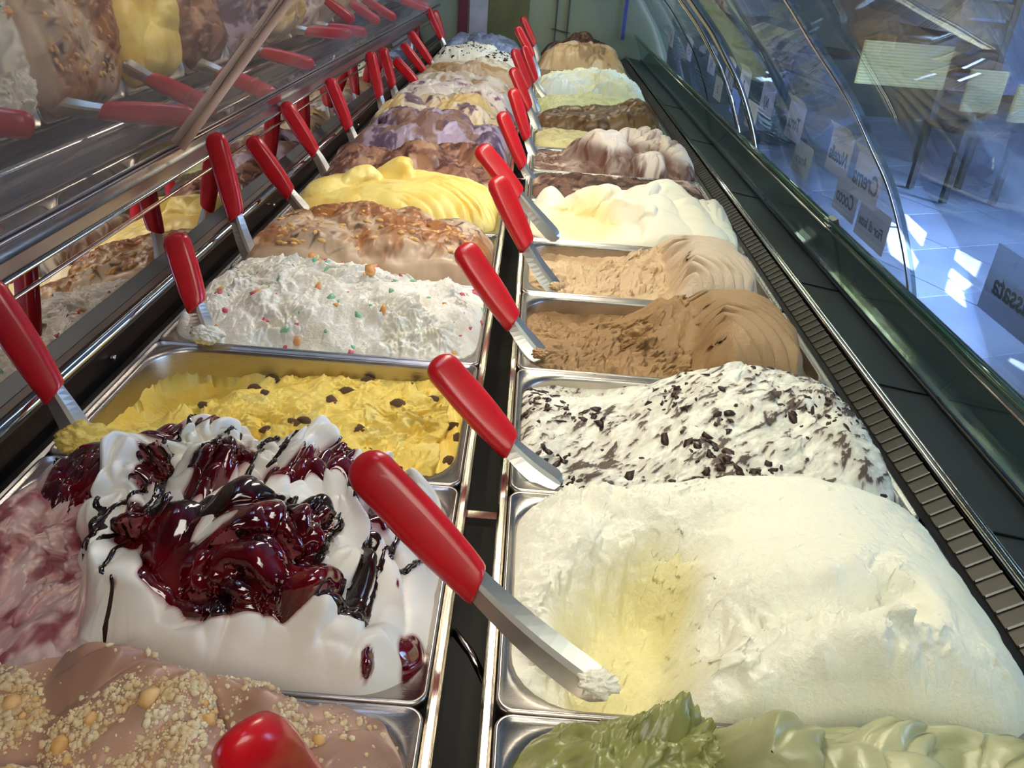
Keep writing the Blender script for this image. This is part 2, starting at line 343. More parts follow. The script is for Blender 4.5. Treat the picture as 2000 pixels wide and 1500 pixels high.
b = MB(); b.prism([(.440, -.02), (.456, -.022), (.456, -.013), (.452, -.013)], Y0, Y1); cpart('glass_channel', b, SATIN)
# server-side rail, gasket and mirror
b = MB(); b.tube([(-.2725, Y0, .0165), (-.2725, Y1, .0165)], .0034, 14); cpart('chrome_rail', b, POLISH, True, 'bright chrome trim rail')
b = MB(); b.strip([(-.270, -.004), (-.2705, .012), (-.2735, .0165), (-.2755, .0165), (-.2765, .0185), (-.2785, .0185), (-.2835, .0215)], .0025, Y0, Y1); cpart('rail_backing', b, BROWNSTEEL)
b = MB(); b.prism([(-.2825, .0175), (-.2825, .0215), (-.2905, .0285), (-.2935, .0285), (-.2935, .0175)], Y0, Y1); cpart('gasket', b, GASKET)
for y in (.29, .70, 1.2):
    b = MB(); b.tube([(-.2690, y, .002), (-.2660, y, .002)], .0022, 10); cpart('screw', b, POLISH, True)
b = MB(); b.prism([(-.2905, .027), (-.3035, .080), (-.3075, .080), (-.2945, .027)], Y0, Y1); cpart('lower_mirror', b, MIRROR, label='back glass strip mirroring the gelato')
b = MB(); b.tube([(-.2990, Y0, .0665), (-.2990, Y1, .0665)], .0011, 8); cpart('frame_bead', b, mat('rose_steel', (208, 172, 150), .22, 1), True)
b = MB(); b.tube([(-.3012, Y0, .0782), (-.3012, Y1, .0782)], .0016, 10); cpart('frame_bead', b, POLISH, True)
SCR = mat('scratched_aluminium', (176, 172, 170), .3, 1, bump=(70, .5, .0006, (1, .12, 1)))
b = MB(); b.prism([(-.3030, .0795), (-.3045, .0885), (-.312, .0885), (-.312, .0795)], Y0, Y1); cpart('door_track', b, SCR)
b = MB(); b.prism([(-.3035, .0893), (-.3030, .0912), (-.309, .0912), (-.309, .0893)], Y0, Y1); cpart('door_track', b, GASKET)
b = MB(); b.tube([(-.3015, Y0, .0925), (-.3015, Y1, .0925)], .0014, 10); cpart('frame_bead', b, POLISH, True)
def m2(z, o=0): return (-.376+.785*z+.79*o, z-.62*o)
b = MB(); b.strip([m2(.094, .0015), m2(.111, .0015)], -.002, Y0, Y1); cpart('door_bottom_frame', b, glass('scratched_plate', (120, 118, 122), .42, .12, ((170, 168, 170), .12)))
b = MB(); b.tube([(*m2(.112, .0015)[:1], Y0, m2(.112, .0015)[1]), (m2(.112, .0015)[0], Y1, m2(.112, .0015)[1])], .0008, 8); cpart('frame_bead', b, mat('rose_steel_dim', (178, 150, 138), .3, 1), True)
# leaning sliding doors of mirrored glass
DOORM = mat('door_mirror_glass', (178, 170, 164), .02, 1)
def door_mat():
    m = bpy.data.materials.new('hazy_mirror_glass'); m.use_nodes = True; nt = m.node_tree; p = nt.nodes['Principled BSDF']; L = nt.links.new
    p.inputs['Base Color'].default_value = (*lin((172, 166, 160)), 1); p.inputs['Metallic'].default_value = 1; p.inputs['Roughness'].default_value = .02
    d = nt.nodes.new('ShaderNodeBsdfDiffuse'); d.inputs[0].default_value = (*lin((226, 214, 206)), 1); mx = nt.nodes.new('ShaderNodeMixShader')
    tc = nt.nodes.new('ShaderNodeTexCoord'); n = nt.nodes.new('ShaderNodeTexNoise'); n.inputs['Scale'].default_value = 5; n.inputs['Detail'].default_value = 4
    mp = nt.nodes.new('ShaderNodeMapping'); mp.inputs['Scale'].default_value = (3, .6, 1); L(tc.outputs['Object'], mp.inputs[0]); L(mp.outputs[0], n.inputs['Vector'])
    mr = nt.nodes.new('ShaderNodeMapRange'); mr.inputs['From Min'].default_value = .35; mr.inputs['From Max'].default_value = .75; mr.inputs['To Min'].default_value = .06; mr.inputs['To Max'].default_value = .30
    L(n.outputs['Fac'], mr.inputs[0]); L(mr.outputs[0], mx.inputs[0]); L(p.outputs[0], mx.inputs[1]); L(d.outputs[0], mx.inputs[2]); L(mx.outputs[0], nt.nodes['Material Output'].inputs[0]); return m
HAZY = door_mat()
d1 = MB(); d1.strip([m2(.093), m2(.46)], .004, .50, Y1); o = d1.build('sliding_door', HAZY); tag(o, 'far leaning mirrored glass door above the server-side rail', 'glass door')
dn = empty('sliding_door', 'near leaning mirrored glass door with a pinkish upright edge', 'glass door', (0, 0, 0))
d2 = MB(); d2.strip([m2(.093), m2(.46)], .004, Y0, .497); d2.build('glass_pane', HAZY, dn)
ed = MB(); pe = [Vector((m2(z, .0030)[0], .497+.2*(z-.093)**1.6*2, m2(z, .0030)[1])) for z in np.linspace(.112, .45, 8)]; ed.tube(pe, [.0042-.0022*i/7 for i in range(8)], 10); ed.build('edge_strip', mat('pink_edge', (232, 200, 182), .45), dn, True)
# low upstand glass + clip
UPG = glass('upstand_glass', (226, 234, 226), .0, fk=.6)
GEDGE = mat('green_glass_edge', (34, 78, 62), .08, coat=.6)
up = [(.3645, .0), (.3375, .066)]
def pane(name, label, pts, y0, y1, th, gm, em=None, cat='glass pane'):
    e = empty(name, label, cat, (0, 0, 0)); b = MB(); b.strip(pts, th, y0, y1); b.build('glass', gm, e)
    if em is not None:
        x, z = pts[-1]; e2 = MB(); e2.tube([(x+th*.4, y0, z+.0005), (x+th*.4, y1, z+.0005)], .0030, 8); e2.build('polished_edge', em, e, True)
        e3 = MB(); e3.tube([(x-.003, y0, z-.006), (x-.003, y1, z-.006)], .0012, 8); e3.build('edge_highlight', POLISH, e, True)
    return e
pane('upstand_glass', 'near low leaning glass sheet with dark green top edge, before the steel clip', up, Y0, .5815, -.004, UPG, GEDGE)
pane('upstand_glass', 'middle low leaning glass sheet with dark green top edge, beyond the steel clip', up, .5835, 1.35, -.004, UPG, GEDGE)
pane('upstand_glass', 'far low leaning glass sheet near the end wall', up, 1.352, Y1, -.004, UPG, GEDGE)
b = MB(); b.box((.3385, .5825, .0665), (.010, .016, .007), Matrix.Rotation(-.39, 3, 'Y')); o = b.build('glass_clip', POLISH); tag(o, 'small steel clip joining the green glass edges', 'clip')
# curved front glass
_P = [(.447, -.020), (.436, .010), (.423, .040), (.404, .078), (.385, .110), (.363, .139), (.328, .184), (.283, .230), (.249, .266), (.20, .312), (.15, .345), (.09, .37)]
PROF = []
for i in range(len(_P)-1):
    p0, p1, p2, p3 = _P[max(i-1, 0)], _P[i], _P[i+1], _P[min(i+2, len(_P)-1)]
    for t in (0, .25, .5, .75): PROF.append(tuple(.5*(2*p1[k]+(p2[k]-p0[k])*t+(2*p0[k]-5*p1[k]+4*p2[k]-p3[k])*t*t+(3*p1[k]-p0[k]-3*p2[k]+p3[k])*t**3) for k in (0, 1)))
PROF.append(_P[-1])
CG = glass('curved_glass', (222, 232, 232), .0, 0, ((150, 165, 200), .05), fk=.55, bump=(9, .08, .002))
def curved(y0, y1, label):
    m = MB(); m.strip(PROF, -.005, y0, y1); o = m.build('curved_glass', CG, None, True); o.data.polygons.foreach_set('use_smooth', [len(p.vertices) == 4 for p in o.data.polygons]); return tag(o, label, 'curved glass')
curved(Y0, .581, 'nearest curved front glass panel at right'); curved(.583, 1.30, 'second curved front glass panel from the camera'); curved(1.31, Y1, 'far curved front glass panel by the end wall')
def seam(y, r, m, label, name='glass_joint'):
    b = MB(); b.tube([(x-.004, y, z) for x, z in PROF], r, 8); o = b.build(name, m, None, True); tag(o, label, 'trim')
seam(.582, .0011, POLISH, 'thin bright joint between nearest and second curved glass panels')
seam(1.30, .0042, POLISH, 'nearer of the two curved chrome arms on the front glass', 'chrome_arm')
seam(1.445, .0042, POLISH, 'farther of the two curved chrome arms on the front glass', 'chrome_arm')
seam(1.78, .0013, GASKET, 'thin black joint in the far curved glass')
# end wall of the case
EW = mat('end_glass', (142, 148, 126), .5, noise=(2.2, (122, 130, 104)))
ew = empty('end_panel', 'grey-green end panel closing the far end of the case', 'panel', (0, Y1+.01, -.02))
b = MB(); b.box((.05, .01, .30), (.80, .02, .66)); b.build('board', EW, ew)
for x, w, c, h in ((-.215, .030, (110, 42, 52), .6), (-.165, .058, (186, 182, 186), .6), (-.07, .13, (104, 104, 58), .6)):
    b = MB(); b.box((x, -.004, .32), (w, .006, h)); b.build('coloured_strip', mat('strip', c, .5, noise=(14, tuple(int(v*.88) for v in c))), ew)
for x in (.082, .120):
    b = MB(); b.box((x, -.004, .27), (.005, .006, .5)); b.build('dark_bar', mat('reflected_dark', (66, 74, 66), .4), ew)  # upright dark bars paint reflections seen in the end glass
b = MB(); b.box((.10, -.004, .082), (.06, .006, .002), Matrix.Rotation(.15, 3, 'Y')); b.build('dark_bar', mat('reflected_dark2', (84, 90, 76), .4), ew)
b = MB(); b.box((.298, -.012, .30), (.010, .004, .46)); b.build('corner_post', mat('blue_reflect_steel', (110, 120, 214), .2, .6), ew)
# ------------------------------------------------------------------ pans
def rrect(hx, hy, r, n=7):
    P = []
    for (sx, sy, a0) in ((1, 1, 0), (-1, 1, PI/2), (-1, -1, PI), (1, -1, 1.5*PI)):
        for k in range(n+1):
            a = a0+PI/2*k/n; P.append((sx*(hx-r)+r*math.cos(a), sy*(hy-r)+r*math.sin(a)))
    return P
def pan_mesh():
    loops = [(.1262, .0818, .007, -.0060), (.1265, .0821, .0075, -.0014), (.1258, .0814, .007, 0), (.1246, .0802, .0065, -.0002), (.1238, .0794, .0065, -.0016),
             (.1222, .0782, .024, -.0018), (.1210, .0770, .032, -.0026), (.1203, .0763, .033, -.0055), (.1190, .0750, .033, -.04), (.1150, .0715, .031, -.112), (.108, .065, .026, -.118)]
    V = []; F = []
    for (hx, hy, r, z) in loops: V += [(x, y, z) for x, y in rrect(hx, hy, r)]
    n = len(V)//len(loops)
    for i in range(len(loops)-1): F += [(i*n+k, i*n+(k+1) % n, (i+1)*n+(k+1) % n, (i+1)*n+k) for k in range(n)]
    F.append(tuple(range((len(loops)-1)*n, len(loops)*n)))
    me = bpy.data.meshes.new('gelato_pan'); me.from_pydata(V, [], F); me.polygons.foreach_set('use_smooth', [True]*len(F)); me.update(); me.materials.append(STEEL); return me
PM = pan_mesh()
PANL = {('L', -1): 'nearest left, under brown nut-crumb gelato', ('L', 0): 'under white gelato with berry sauce', ('L', 1): 'holding yellow gelato with raisins', ('L', 2): 'holding white gelato with candied bits',
        ('L', 3): 'under caramel nut gelato', ('L', 4): 'holding smooth yellow gelato', ('L', 5): 'under dark chocolate gelato on the left', ('L', 6): 'under cocoa gelato coloured with lavender glare', ('L', 7): 'under cream and chocolate gelato in left row',
        ('L', 8): 'under white gelato with purple ripple', ('L', 9): 'behind the purple rippled gelato', ('L', 10): 'under tan gelato in far left row', ('L', 11): 'just before the chocolate-chip gelato', ('L', 12): 'under far chocolate-chip gelato',
        ('L', 13): 'under nearer blue-grey gelato', ('L', 14): 'last in the left row', ('R', -1): 'nearest right, under pistachio green gelato', ('R', 0): 'under big scooped cream-white gelato', ('R', 1): 'under chocolate-flake gelato',
        ('R', 2): 'holding coffee brown gelato', ('R', 3): 'holding light tan gelato', ('R', 4): 'under ivory lobed gelato', ('R', 5): 'low dark chocolate gelato behind ivory', ('R', 6): 'under pink-white gelato with chocolate swirl',
        ('R', 7): 'with low pale yellow gelato', ('R', 8): 'with dark brown gelato at the back', ('R', 9): 'under nearer lumpy white gelato', ('R', 10): 'under farther lumpy white gelato', ('R', 11): 'behind the lumpy white gelato', ('R', 12): 'nearly empty, before the far tan gelato', ('R', 13): 'under far tan gelato', ('R', 14): 'last in the right row'}
for (s, r), t in PANL.items():
    o = link('gelato_pan', PM, None, (pan_x(s)+PW/2, r*PD+PD/2, 0)); tag(o, 'stainless steel pan '+t, 'pan', 'steel gelato pans in two rows')
# ------------------------------------------------------------------ gelato flavours
def md(A, B, p=3., q=3.): return np.clip(1-np.abs(2*A-1)**p, 0, 1)*np.clip(1-np.abs(2*B-1)**q, 0, 1)
def blob(A, B, a, b, ra, rb): return np.exp(-((A-a)/ra)**2-((B-b)/rb)**2)
# --- near left: brown with nut crumbs
def g_hazel(A, B, X, Y, s):
    L = [(.50, .95, .11, .16, .030, .5, 6, 2), (.73, .90, .16, .15, .022, -.2, 5, 1.5), (.62, .72, .12, .26, .026, .9, 5, 2), (.42, .80, .10, .2, .018, .3, 0, 0), (.90, .72, .13, .26, .030, .7, 7, 2.5), (.80, .52, .2, .26, .02, .2, 7, 1.5), (.93, .45, .08, .2, .026, 1, 5, 3),
         (.56, .46, .10, .3, .018, 1.2, 4, 1), (.30, .82, .12, .25, .014, .2, 0, 0), (.35, .5, .13, .3, .012, .8, 5, 1), (.68, .25, .2, .3, .02, .4, 6, 2), (.2, .5, .2, .4, .01, .2, 4, 1)]
    h = lobes(A, B, L); z = .002+.010*md(A, B, 4, 4)+np.maximum(h, 0)*1.15+.0025*fb(X, Y, 40, 3, s)+.004*rid(X, Y, 18, 2, s+4)
    c = mixc(C3((194, 156, 134)), C3((168, 128, 108)), ss(-.4, .5, fb(X, Y, 30, 4, s+2)))
    return z, c, (.002*fb(X, Y, 30, 2, s+7), .002*fb(X, Y, 30, 2, s+8)), []
gh = gelato('L', -1, g_hazel, .0009, 'brown hazelnut gelato in soft folds sprinkled with pale nut crumbs', GSMOOTH, (1.02, 1.03))
def wcr(A, B): return ss(.92, .72, A+.25*(B-.8))*ss(-.12, .22, fb(A*.25, B*.165, 30, 3, 77))+.02
bits('L', -1, gh, 'nut_crumbs', CRUMBM, 9000, .0012, 3, wcr, .7, .45, 'pale chopped nut crumbs')
bits('L', -1, gh, 'nut_dust', CRUMBM, 12000, .00055, 8, wcr, .8, .4)
bits('L', -1, gh, 'nut_pieces', NUT, 110, .0030, 5, wcr, .7, .35, 'larger toasted nut pieces')
# --- white with berry sauce
BL = [(.20, .80, .12, .20, .024, .3, 6, 2), (.33, .80, .13, .22, .034, .4, 7, 2.5), (.45, .74, .10, .26, .040, .9, 6, 2.2), (.36, .50, .11, .24, .044, .5, 7, 2.5), (.50, .45, .10, .22, .034, .2, 0, 1), (.58, .72, .11, .22, .030, -.2, 8, 2.5), (.69, .70, .09, .2, .034, .4, 7, 2.5), (.80, .80, .09, .18, .022, .2, 8, 2),
      (.62, .30, .12, .24, .044, .7, 5, 2.8), (.70, .48, .08, .16, .034, .2, 9, 1.2), (.83, .45, .15, .40, .034, .5, 7, 3), (.92, .60, .09, .34, .018, 1.0, 7, 2), (.40, .22, .09, .26, .028, 1.2, 4, 1.5), (.54, .10, .10, .18, .020, .4, 4, 1), (.70, .08, .14, .2, .018, .2, 4, 1),
      (.80, .08, .20, .12, .020, -.12, 2, 1.2), (.66, .07, .16, .12, .018, .12, 2, 1.2), (.90, .15, .12, .18, .020, -.4, 0, 1), (.60, .03, .14, .10, .014, .1, 5, 1.2), (.48, .60, .07, .15, .036, .1, 5, 2), (.77, .22, .08, .17, .034, .3, 4, 2)]
_r = np.random.RandomState(21); BL += [(.40+.56*_r.rand(), .18+.7*_r.rand(), .035+.04*_r.rand(), .08+.08*_r.rand(), .030+.014*_r.rand(), _r.rand()*3, _r.randint(3, 8), _r.rand()*3) for _ in range(22)]
def g_berry(A, B, X, Y, s):
    wa = A+.012*fb(X, Y, 28, 2, s); wb = B+.02*fb(X, Y, 28, 2, s+1)
    h = lobes(wa, wb, BL); pink = ss(.41, .36, A+.04*fb(X, Y, 40, 3, s+3)+.22*(B-.1))*ss(.84, .66, B)
    base = .002+.018*md(A, B, 4, 4); z = base+np.maximum(h, -.002)*.9
    zp = .006+.012*B+crumb(X, Y, s, 1.3)-.012*blob(A, B, .16, .25, .12, .3)
    z = z*(1-pink)+zp*pink
    for (ca, cb, ra, rb, n_, tw_) in [(.83, .42, .17, .42, 9, 7), (.50, .70, .10, .22, 7, 6), (.68, .72, .09, .2, 8, 6), (.36, .48, .09, .2, 6, 6), (.62, .14, .12, .14, 5, 5)]:
        qx = (A-ca)/ra; qy = (B-cb)/rb; rr_ = np.hypot(qx, qy); sw = np.abs(np.sin(np.arctan2(qy, qx)*n_/2+tw_*rr_))**.6
        z = z+(.0065*sw-.004)*ss(1.05, .7, rr_)*ss(.05, .3, rr_)*(1-pink)
    z = z+.0045*np.abs(np.sin((B+.05*np.sin(A*9))*26))**.6*ss(.20, .10, B)*ss(.5, .6, A)
    white = mixc(C3((250, 247, 238)), C3((244, 240, 226)), ss(-.3, .5, fb(X, Y, 20, 3, s+5)))
    mar = ss(.12, .5, rid(X, Y, 32, 3, s+6, .5)*.5+fb(X, Y, 60, 3, s+7)*.6); pk = mixc(mixc(C3((240, 212, 200)), C3((226, 184, 180)), ss(-.3, .3, fb(X, Y, 35, 3, s+9))), C3((150, 30, 62)), mar*.85)
    c = mixc(white, pk, pink)
    n1 = fb(X, Y, 38, 3, s+11)*.9+rid(X, Y, 30, 2, s+12)*.45
    spots = [(.16, .70, .07, .10, 1.2), (.29, .84, .11, .11, 1.4), (.21, .78, .06, .06, 1), (.40, .56, .035, .12, .9), (.52, .55, .05, .09, 1.1), (.57, .67, .07, .08, .9), (.66, .56, .05, .05, .6), (.74, .74, .06, .10, 1), (.62, .40, .03, .10, 1.1), (.72, .34, .09, .07, 1.1), (.69, .22, .05, .16, 1.3), (.76, .16, .045, .16, 1.2),
             (.59, .15, .065, .10, 1.6), (.68, .20, .06, .06, 1.1), (.79, .19, .10, .06, 1.3), (.97, .14, .05, .10, 1.3), (.43, .30, .04, .09, .9), (.45, .42, .06, .03, .9), (.50, .20, .035, .12, 1.0), (.53, .30, .04, .09, .9), (.80, .62, .10, .05, 1.1), (.86, .50, .05, .09, 1.0), (.70, .60, .07, .05, .9), (.24, .74, .09, .06, 1.1), (.44, .12, .03, .07, 1.1), (.89, .06, .012, .025, 1.8), (.92, .32, .012, .05, 1.3), (.37, .74, .05, .06, .8), (.47, .78, .03, .05, .6)]
    e = -.70+n1*.45
    e = e-1.0*ss(.13, .05, B)*ss(.86, .80, A)-.5*blob(A, B, .90, .30, .12, .2)-.4*blob(A, B, .45, .12, .1, .1)
    for (a, b, ra, rb, w) in spots: e = e+w*blob(A, B, a, b, ra*.92, rb*.92)
    e = e-.5*pink*ss(.6, .3, B); mk = np.where(e > 0, .5*np.clip(e, 0, 1)+.5*ss(0, .9, e), e)
    halo = ss(-.16, .05, e)*(1-pink); c = mixc(c, C3((150, 8, 30)), halo*.9)
    dark = e+.1*fb(X, Y, 60, 2, s+21)-.0
    # chocolate threads
    rs = np.random.RandomState(5); D = np.full(A.shape, 9.)
    wx = X+.0022*fb(X, Y, 70, 2, s+31); wy = Y+.0030*fb(X, Y, 60, 2, s+32)
    for i in range(26):
        a = .12+.82*rs.rand(); b0 = .15+rs.rand()*.6; ln = .15+.25*rs.rand(); sl = rs.randn()*.05
        x0 = (a-.5)*PW; x1 = x0+sl*PW; y0 = (b0-.5)*PD; y1 = y0+ln*PD
        tt = np.clip(((wx-x0)*(x1-x0)+(wy-y0)*(y1-y0))/((x1-x0)**2+(y1-y0)**2), 0, 1); D = np.minimum(D, np.hypot(wx-x0-tt*(x1-x0), wy-y0-tt*(y1-y0))*(1+.6*tt))
    ch = .0013-D+.0004*fb(X, Y, 140, 2, s+33)
    pud = -.62+n1*.3
    for (a, b, ra, rb) in [(.72, .24, .09, .10), (.80, .16, .09, .05), (.60, .36, .06, .06), (.70, .40, .09, .04), (.50, .33, .05, .05), (.86, .33, .018, .14), (.52, .64, .05, .05), (.33, .36, .06, .04), (.44, .12, .010, .05)]: pud = pud+.9*blob(A, B, a, b, ra, rb)
    chm = np.maximum(ch/.0013, pud*1.6)-2.5*pink
    return z, c, (.0028*fb(X, Y, 35, 2, s+14), .0028*fb(X, Y, 35, 2, s+15)), [('berry_sauce', mk, .0026, BERRY, 'dark glossy berry sauce'), ('chocolate_drizzle', np.clip(chm, -1, 1), .0018, CHOC, 'thin dark chocolate drizzle')]
gelato('L', 0, g_berry, .0008, 'white whipped gelato under dark berry sauce and chocolate drizzle, scooped pink at left', GSMOOTH, (1.03, 1.04))
# --- yellow with raisins
def g_yellow(A, B, X, Y, s):
    z = -.014+crumb(X, Y, s, 1.15)+.010*blob(A, B, .45, .45, .25, .3)-.040*blob(A, B, .08, .92, .22, .24)-.03*ss(.9, 1.0, B)*ss(.8, .3, A)-.03*blob(A, B, .02, .6, .09, .2)+.016*blob(A, B, -.02, .14, .12, .22)+.006*blob(A, B, .75, .6, .2, .4)
    cl = ss(.915, .93, A+.02*fb(X, Y, 30, 2, s+4)); rg = -.026+.006*np.abs(np.sin(X*420+Y*60)); z = z*(1-cl)+rg*cl
    n = fb(X, Y, 28, 4, s+3)+.8*rid(X, Y, 50, 3, s+8)
    c = mixc(C3((255, 224, 108)), C3((246, 184, 58)), ss(.15, 1.0, -n)); c = mixc(c, C3((252, 236, 150)), ss(.3, 1., n)*.6)
    return z, c, (.004*fb(X, Y, 60, 2, s+7), .004*fb(X, Y, 60, 2, s+8)), []
gy = gelato('L', 1, g_yellow, .0009, 'bright yellow gelato with raisins, scooped down at its back left', GROUGH, (1., 1.), -.016)
pieces('L', 1, gy, 'raisin', RAISIN, [(.33, .84), (.37, .95), (.66, .93), (.60, .60), (.52, .42), (.55, .44), (.47, .34), (.57, .36), (.34, .22), (.80, .88), (.78, .66), (.87, .76), (.70, .42), (.94, .62), (.955, .35), (.94, .20), (.90, .13), (.84, .13), (.97, .50), (.40, .70), (.74, .30), (.25, .55), (.62, .76)], .0062, 4)
# --- white with candied bits
def g_candied(A, B, X, Y, s):
    z = .008+.026*blob(A, B, .35, .62, .38, .42)+.014*blob(A, B, .75, .35, .25, .3)+crumb(X, Y, s, 1.25)-.022*blob(A, B, .33, -.05, .14, .14)-.006*ss(.3, 0, B)+.010*blob(A, B, .02, .12, .1, .16)
    n = fb(X, Y, 40, 4, s+3); c = mixc(C3((247, 245, 232)), C3((230, 224, 200)), ss(.0, .7, -n))
    return z, c, (.003*fb(X, Y, 45, 2, s+7), .003*fb(X, Y, 45, 2, s+8)), []
gc = gelato('L', 2, g_candied, .0009, 'crumbly white gelato dotted with green, red and orange candied fruit', GROUGH, (1.03, 1.03))
for nm, c, n, sd in (('green_candied_fruit', (140, 202, 164), 30, 1), ('red_candied_fruit', (214, 96, 112), 36, 2), ('orange_candied_fruit', (238, 170, 104), 26, 3)):
    bits('L', 2, gc, nm, mat(nm, c, .25, coat=.3), n, .0034, sd+40, None, .8, .45, nm.replace('_', ' ')+' pieces', .85)
# --- caramel nut
def g_caramel(A, B, X, Y, s):
    L = [(.10, .62, .13, .3, .020, .5, 6, 3), (.28, .35, .15, .34, .026, .3, 6, 4), (.30, .85, .13, .2, .020, .2, 5, 2), (.55, .80, .18, .24, .024, -.2, 5, 3), (.62, .35, .16, .3, .024, .5, 6, 3), (.85, .6, .15, .3, .020, .5, 6, 3), (.85, .25, .12, .25, .018, .9, 5, 3), (.12, .2, .1, .22, .018, .9, 5, 3), (.45, .6, .12, .25, .03, .9, 5, 3)]
    h = np.maximum(lobes(A+.02*fb(X, Y, 25, 2, s), B, L), 0)
    band = ss(.16, .05, B-.03*np.sin(A*9)); z = .010+.010*md(A, B)+h*.6+.002*rid(X, Y, 60, 3, s+2); zb = .014+.010*np.sin(np.clip((B+.05)/.2, 0, 1)*PI)+.002*np.sin(A*22+B*30); z = z*(1-band)+zb*band
    sw = np.sin(rid(X, Y, 16, 2, s+3)*9+fb(X, Y, 30, 3, s+4)*6); c = mixc(C3((216, 194, 166)), C3((190, 160, 132)), ss(-.5, .5, fb(X, Y, 40, 3, s+5)))
    dark = ss(.80, .97, sw)*ss(.0, .3, fb(X, Y, 14, 2, s+13)+.2); c = mixc(c, C3((74, 50, 42)), dark*.9*(1-band))
    cm = ss(-.05, .3, fb(X, Y, 22, 4, s+6)+.25*blob(A, B, .2, .8, .2, .3)+.3*blob(A, B, .6, .5, .35, .3)-.2*blob(A, B, .28, .35, .1, .2))*(1-band); c = mixc(c, mixc(C3((186, 126, 72)), C3((150, 94, 52)), ss(-.3, .3, fb(X, Y, 70, 3, s+8))), cm*.92); z = z+cm*.0018*(1+rid(X, Y, 90, 2, s+9))
    return z, c, (.003*fb(X, Y, 40, 2, s+7), .003*fb(X, Y, 40, 2, s+8)), []
gn = gelato('L', 3, g_caramel, .0011, 'caramel and chocolate rippled gelato topped with pine nuts', GSMOOTH, (1.03, 1.03))
rsn = np.random.RandomState(2); pieces('L', 3, gn, 'pine_nut', NUT, [(.05+.5*rsn.rand()**1.0, .12+.7*rsn.rand()) for _ in range(46)]+[(.6+.35*rsn.rand(), .1+.5*rsn.rand()) for _ in range(22)], .0044, 9, (1, .5, .45), .12)
# --- smooth yellow
def g_lemon(A, B, X, Y, s):
    L = [(.12, .55, .15, .4, .020, .1, 0, 0), (.30, .72, .11, .3, .028, .2, 5, 2), (.45, .80, .09, .3, .036, .5, 4, 2), (.60, .70, .12, .3, .026, -.3, 5, 2), (.2, .2, .2, .3, .014, .3, 0, 0), (.45, .3, .2, .3, .016, .1, 4, 1)]
    h = np.maximum(lobes(A, B, L), 0); g, r, th = fan(A, B, .50, -.15, 1, curl=62, pw=.5)
    right = ss(.5, .66, A); z = .010+.012*md(A, B)+h*.8*(1-right)+right*(.007*g+.012*md(A, B, 2, 2)); z = z+.0014*fb(X, Y, 60, 3, s)
    c = mixc(C3((254, 233, 140)), C3((246, 208, 96)), ss(-.1, .6, -fb(X, Y, 30, 3, s+2)))
    return z, c, (.003*fb(X, Y, 35, 2, s+7), .003*fb(X, Y, 35, 2, s+8)), []
gelato('L', 4, g_lemon, .0012, 'smooth pale yellow gelato piped into arcs at its right end', GSMOOTH, (1.0, 1.02))
# --- generic rippled mound
def ripple(h, base, alt, third=None, f=16, dens=.3, rough=.5, lob=.018, pk=None, colf=22, dip=None, n3=.35):
    def fn(A, B, X, Y, s):
        rs = np.random.RandomState(s+200); L = [(rs.rand()*.9+.05, rs.rand()*.9+.05, .09+.08*rs.rand(), .18+.16*rs.rand(), lob*(.6+.7*rs.rand()), rs.rand()*3, rs.randint(3, 7), 1+2*rs.rand()) for _ in range(16)]
        hh = np.maximum(lobes(A, B, L), 0); z = .004+h*md(A, B, 2.4, 2.8)**.8+hh*.75+rough*crumb(X, Y, s, .6)
        if pk: 
            for (a, b, ra, rb, w) in pk: z = z+w*blob(A, B, a, b, ra, rb)
        z = z+.0016*rid(X*1.2, Y*.7, 70, 3, s+17)
        n = fb(X, Y, f*1.3, 5, s+3, .6)+.5*np.sin(rid(X, Y, f*.9, 3, s+4)*6)+.25*ss(.010, .0, hh)*-1+.3*fb(X*1.5, Y*.6, 90, 3, s+19)
        c = mixc(C3(base), C3(alt), ss(dens-.18, dens+.18, n))
        if third is not None: c = mixc(c, C3(third), ss(n3-.1, n3+.1, fb(X, Y, colf, 3, s+21)+.2*rid(X, Y, colf, 2, s+22)))
        return z, c, (.003*fb(X, Y, 45, 2, s+7), .003*fb(X, Y, 45, 2, s+8)), []
    return fn
SP = (1.02, 1.03)
gelato('L', 5, ripple(.018, (146, 102, 80), (98, 62, 48), (178, 136, 106), 22, .05, .9, .024, colf=18, n3=.2), .0014, 'milk chocolate brown gelato with darker sauce, in front of the glare-tinted one', GSMOOTH, SP)
gelato('L', 6, ripple(.030, (178, 160, 176), (104, 84, 104), (140, 106, 90), 22, .0, .7, .026, colf=20, n3=.12), .0015, 'cocoa gelato mound in the left row, lavender glass glare put into its colour', GSMOOTH, SP)  # lavender is glare on the glass, painted into the chocolate colour
gelato('L', 7, ripple(.036, (226, 206, 172), (120, 94, 100), (222, 194, 130), 20, .2, .7, .024, colf=16, n3=.15), .0018, 'cream gelato mound with dark mauve chocolate patches', GSMOOTH, SP)
gelato('L', 8, ripple(.040, (242, 230, 214), (150, 100, 130), (128, 36, 48), 15, .35, .4, .018, colf=16, n3=.62), .0018, 'white gelato rippled with purple and a deep red patch', GSMOOTH, SP)
gelato('L', 9, ripple(.036, (232, 218, 190), (196, 158, 118), None, 15, .4, .6, .014), .0022, 'off-white and tan gelato behind the purple rippled one', GROUGH, SP)
gelato('L', 10, ripple(.040, (206, 174, 136), (176, 138, 84), None, 12, .1, .8, .012), .0022, 'tan and golden brown gelato in the far left row', GROUGH, SP)
gelato('L', 11, ripple(.030, (228, 216, 186), (190, 168, 130), None, 14, .3, .6, .014), .0024, 'cream gelato low between tan and chocolate-chip ones', GROUGH, SP)
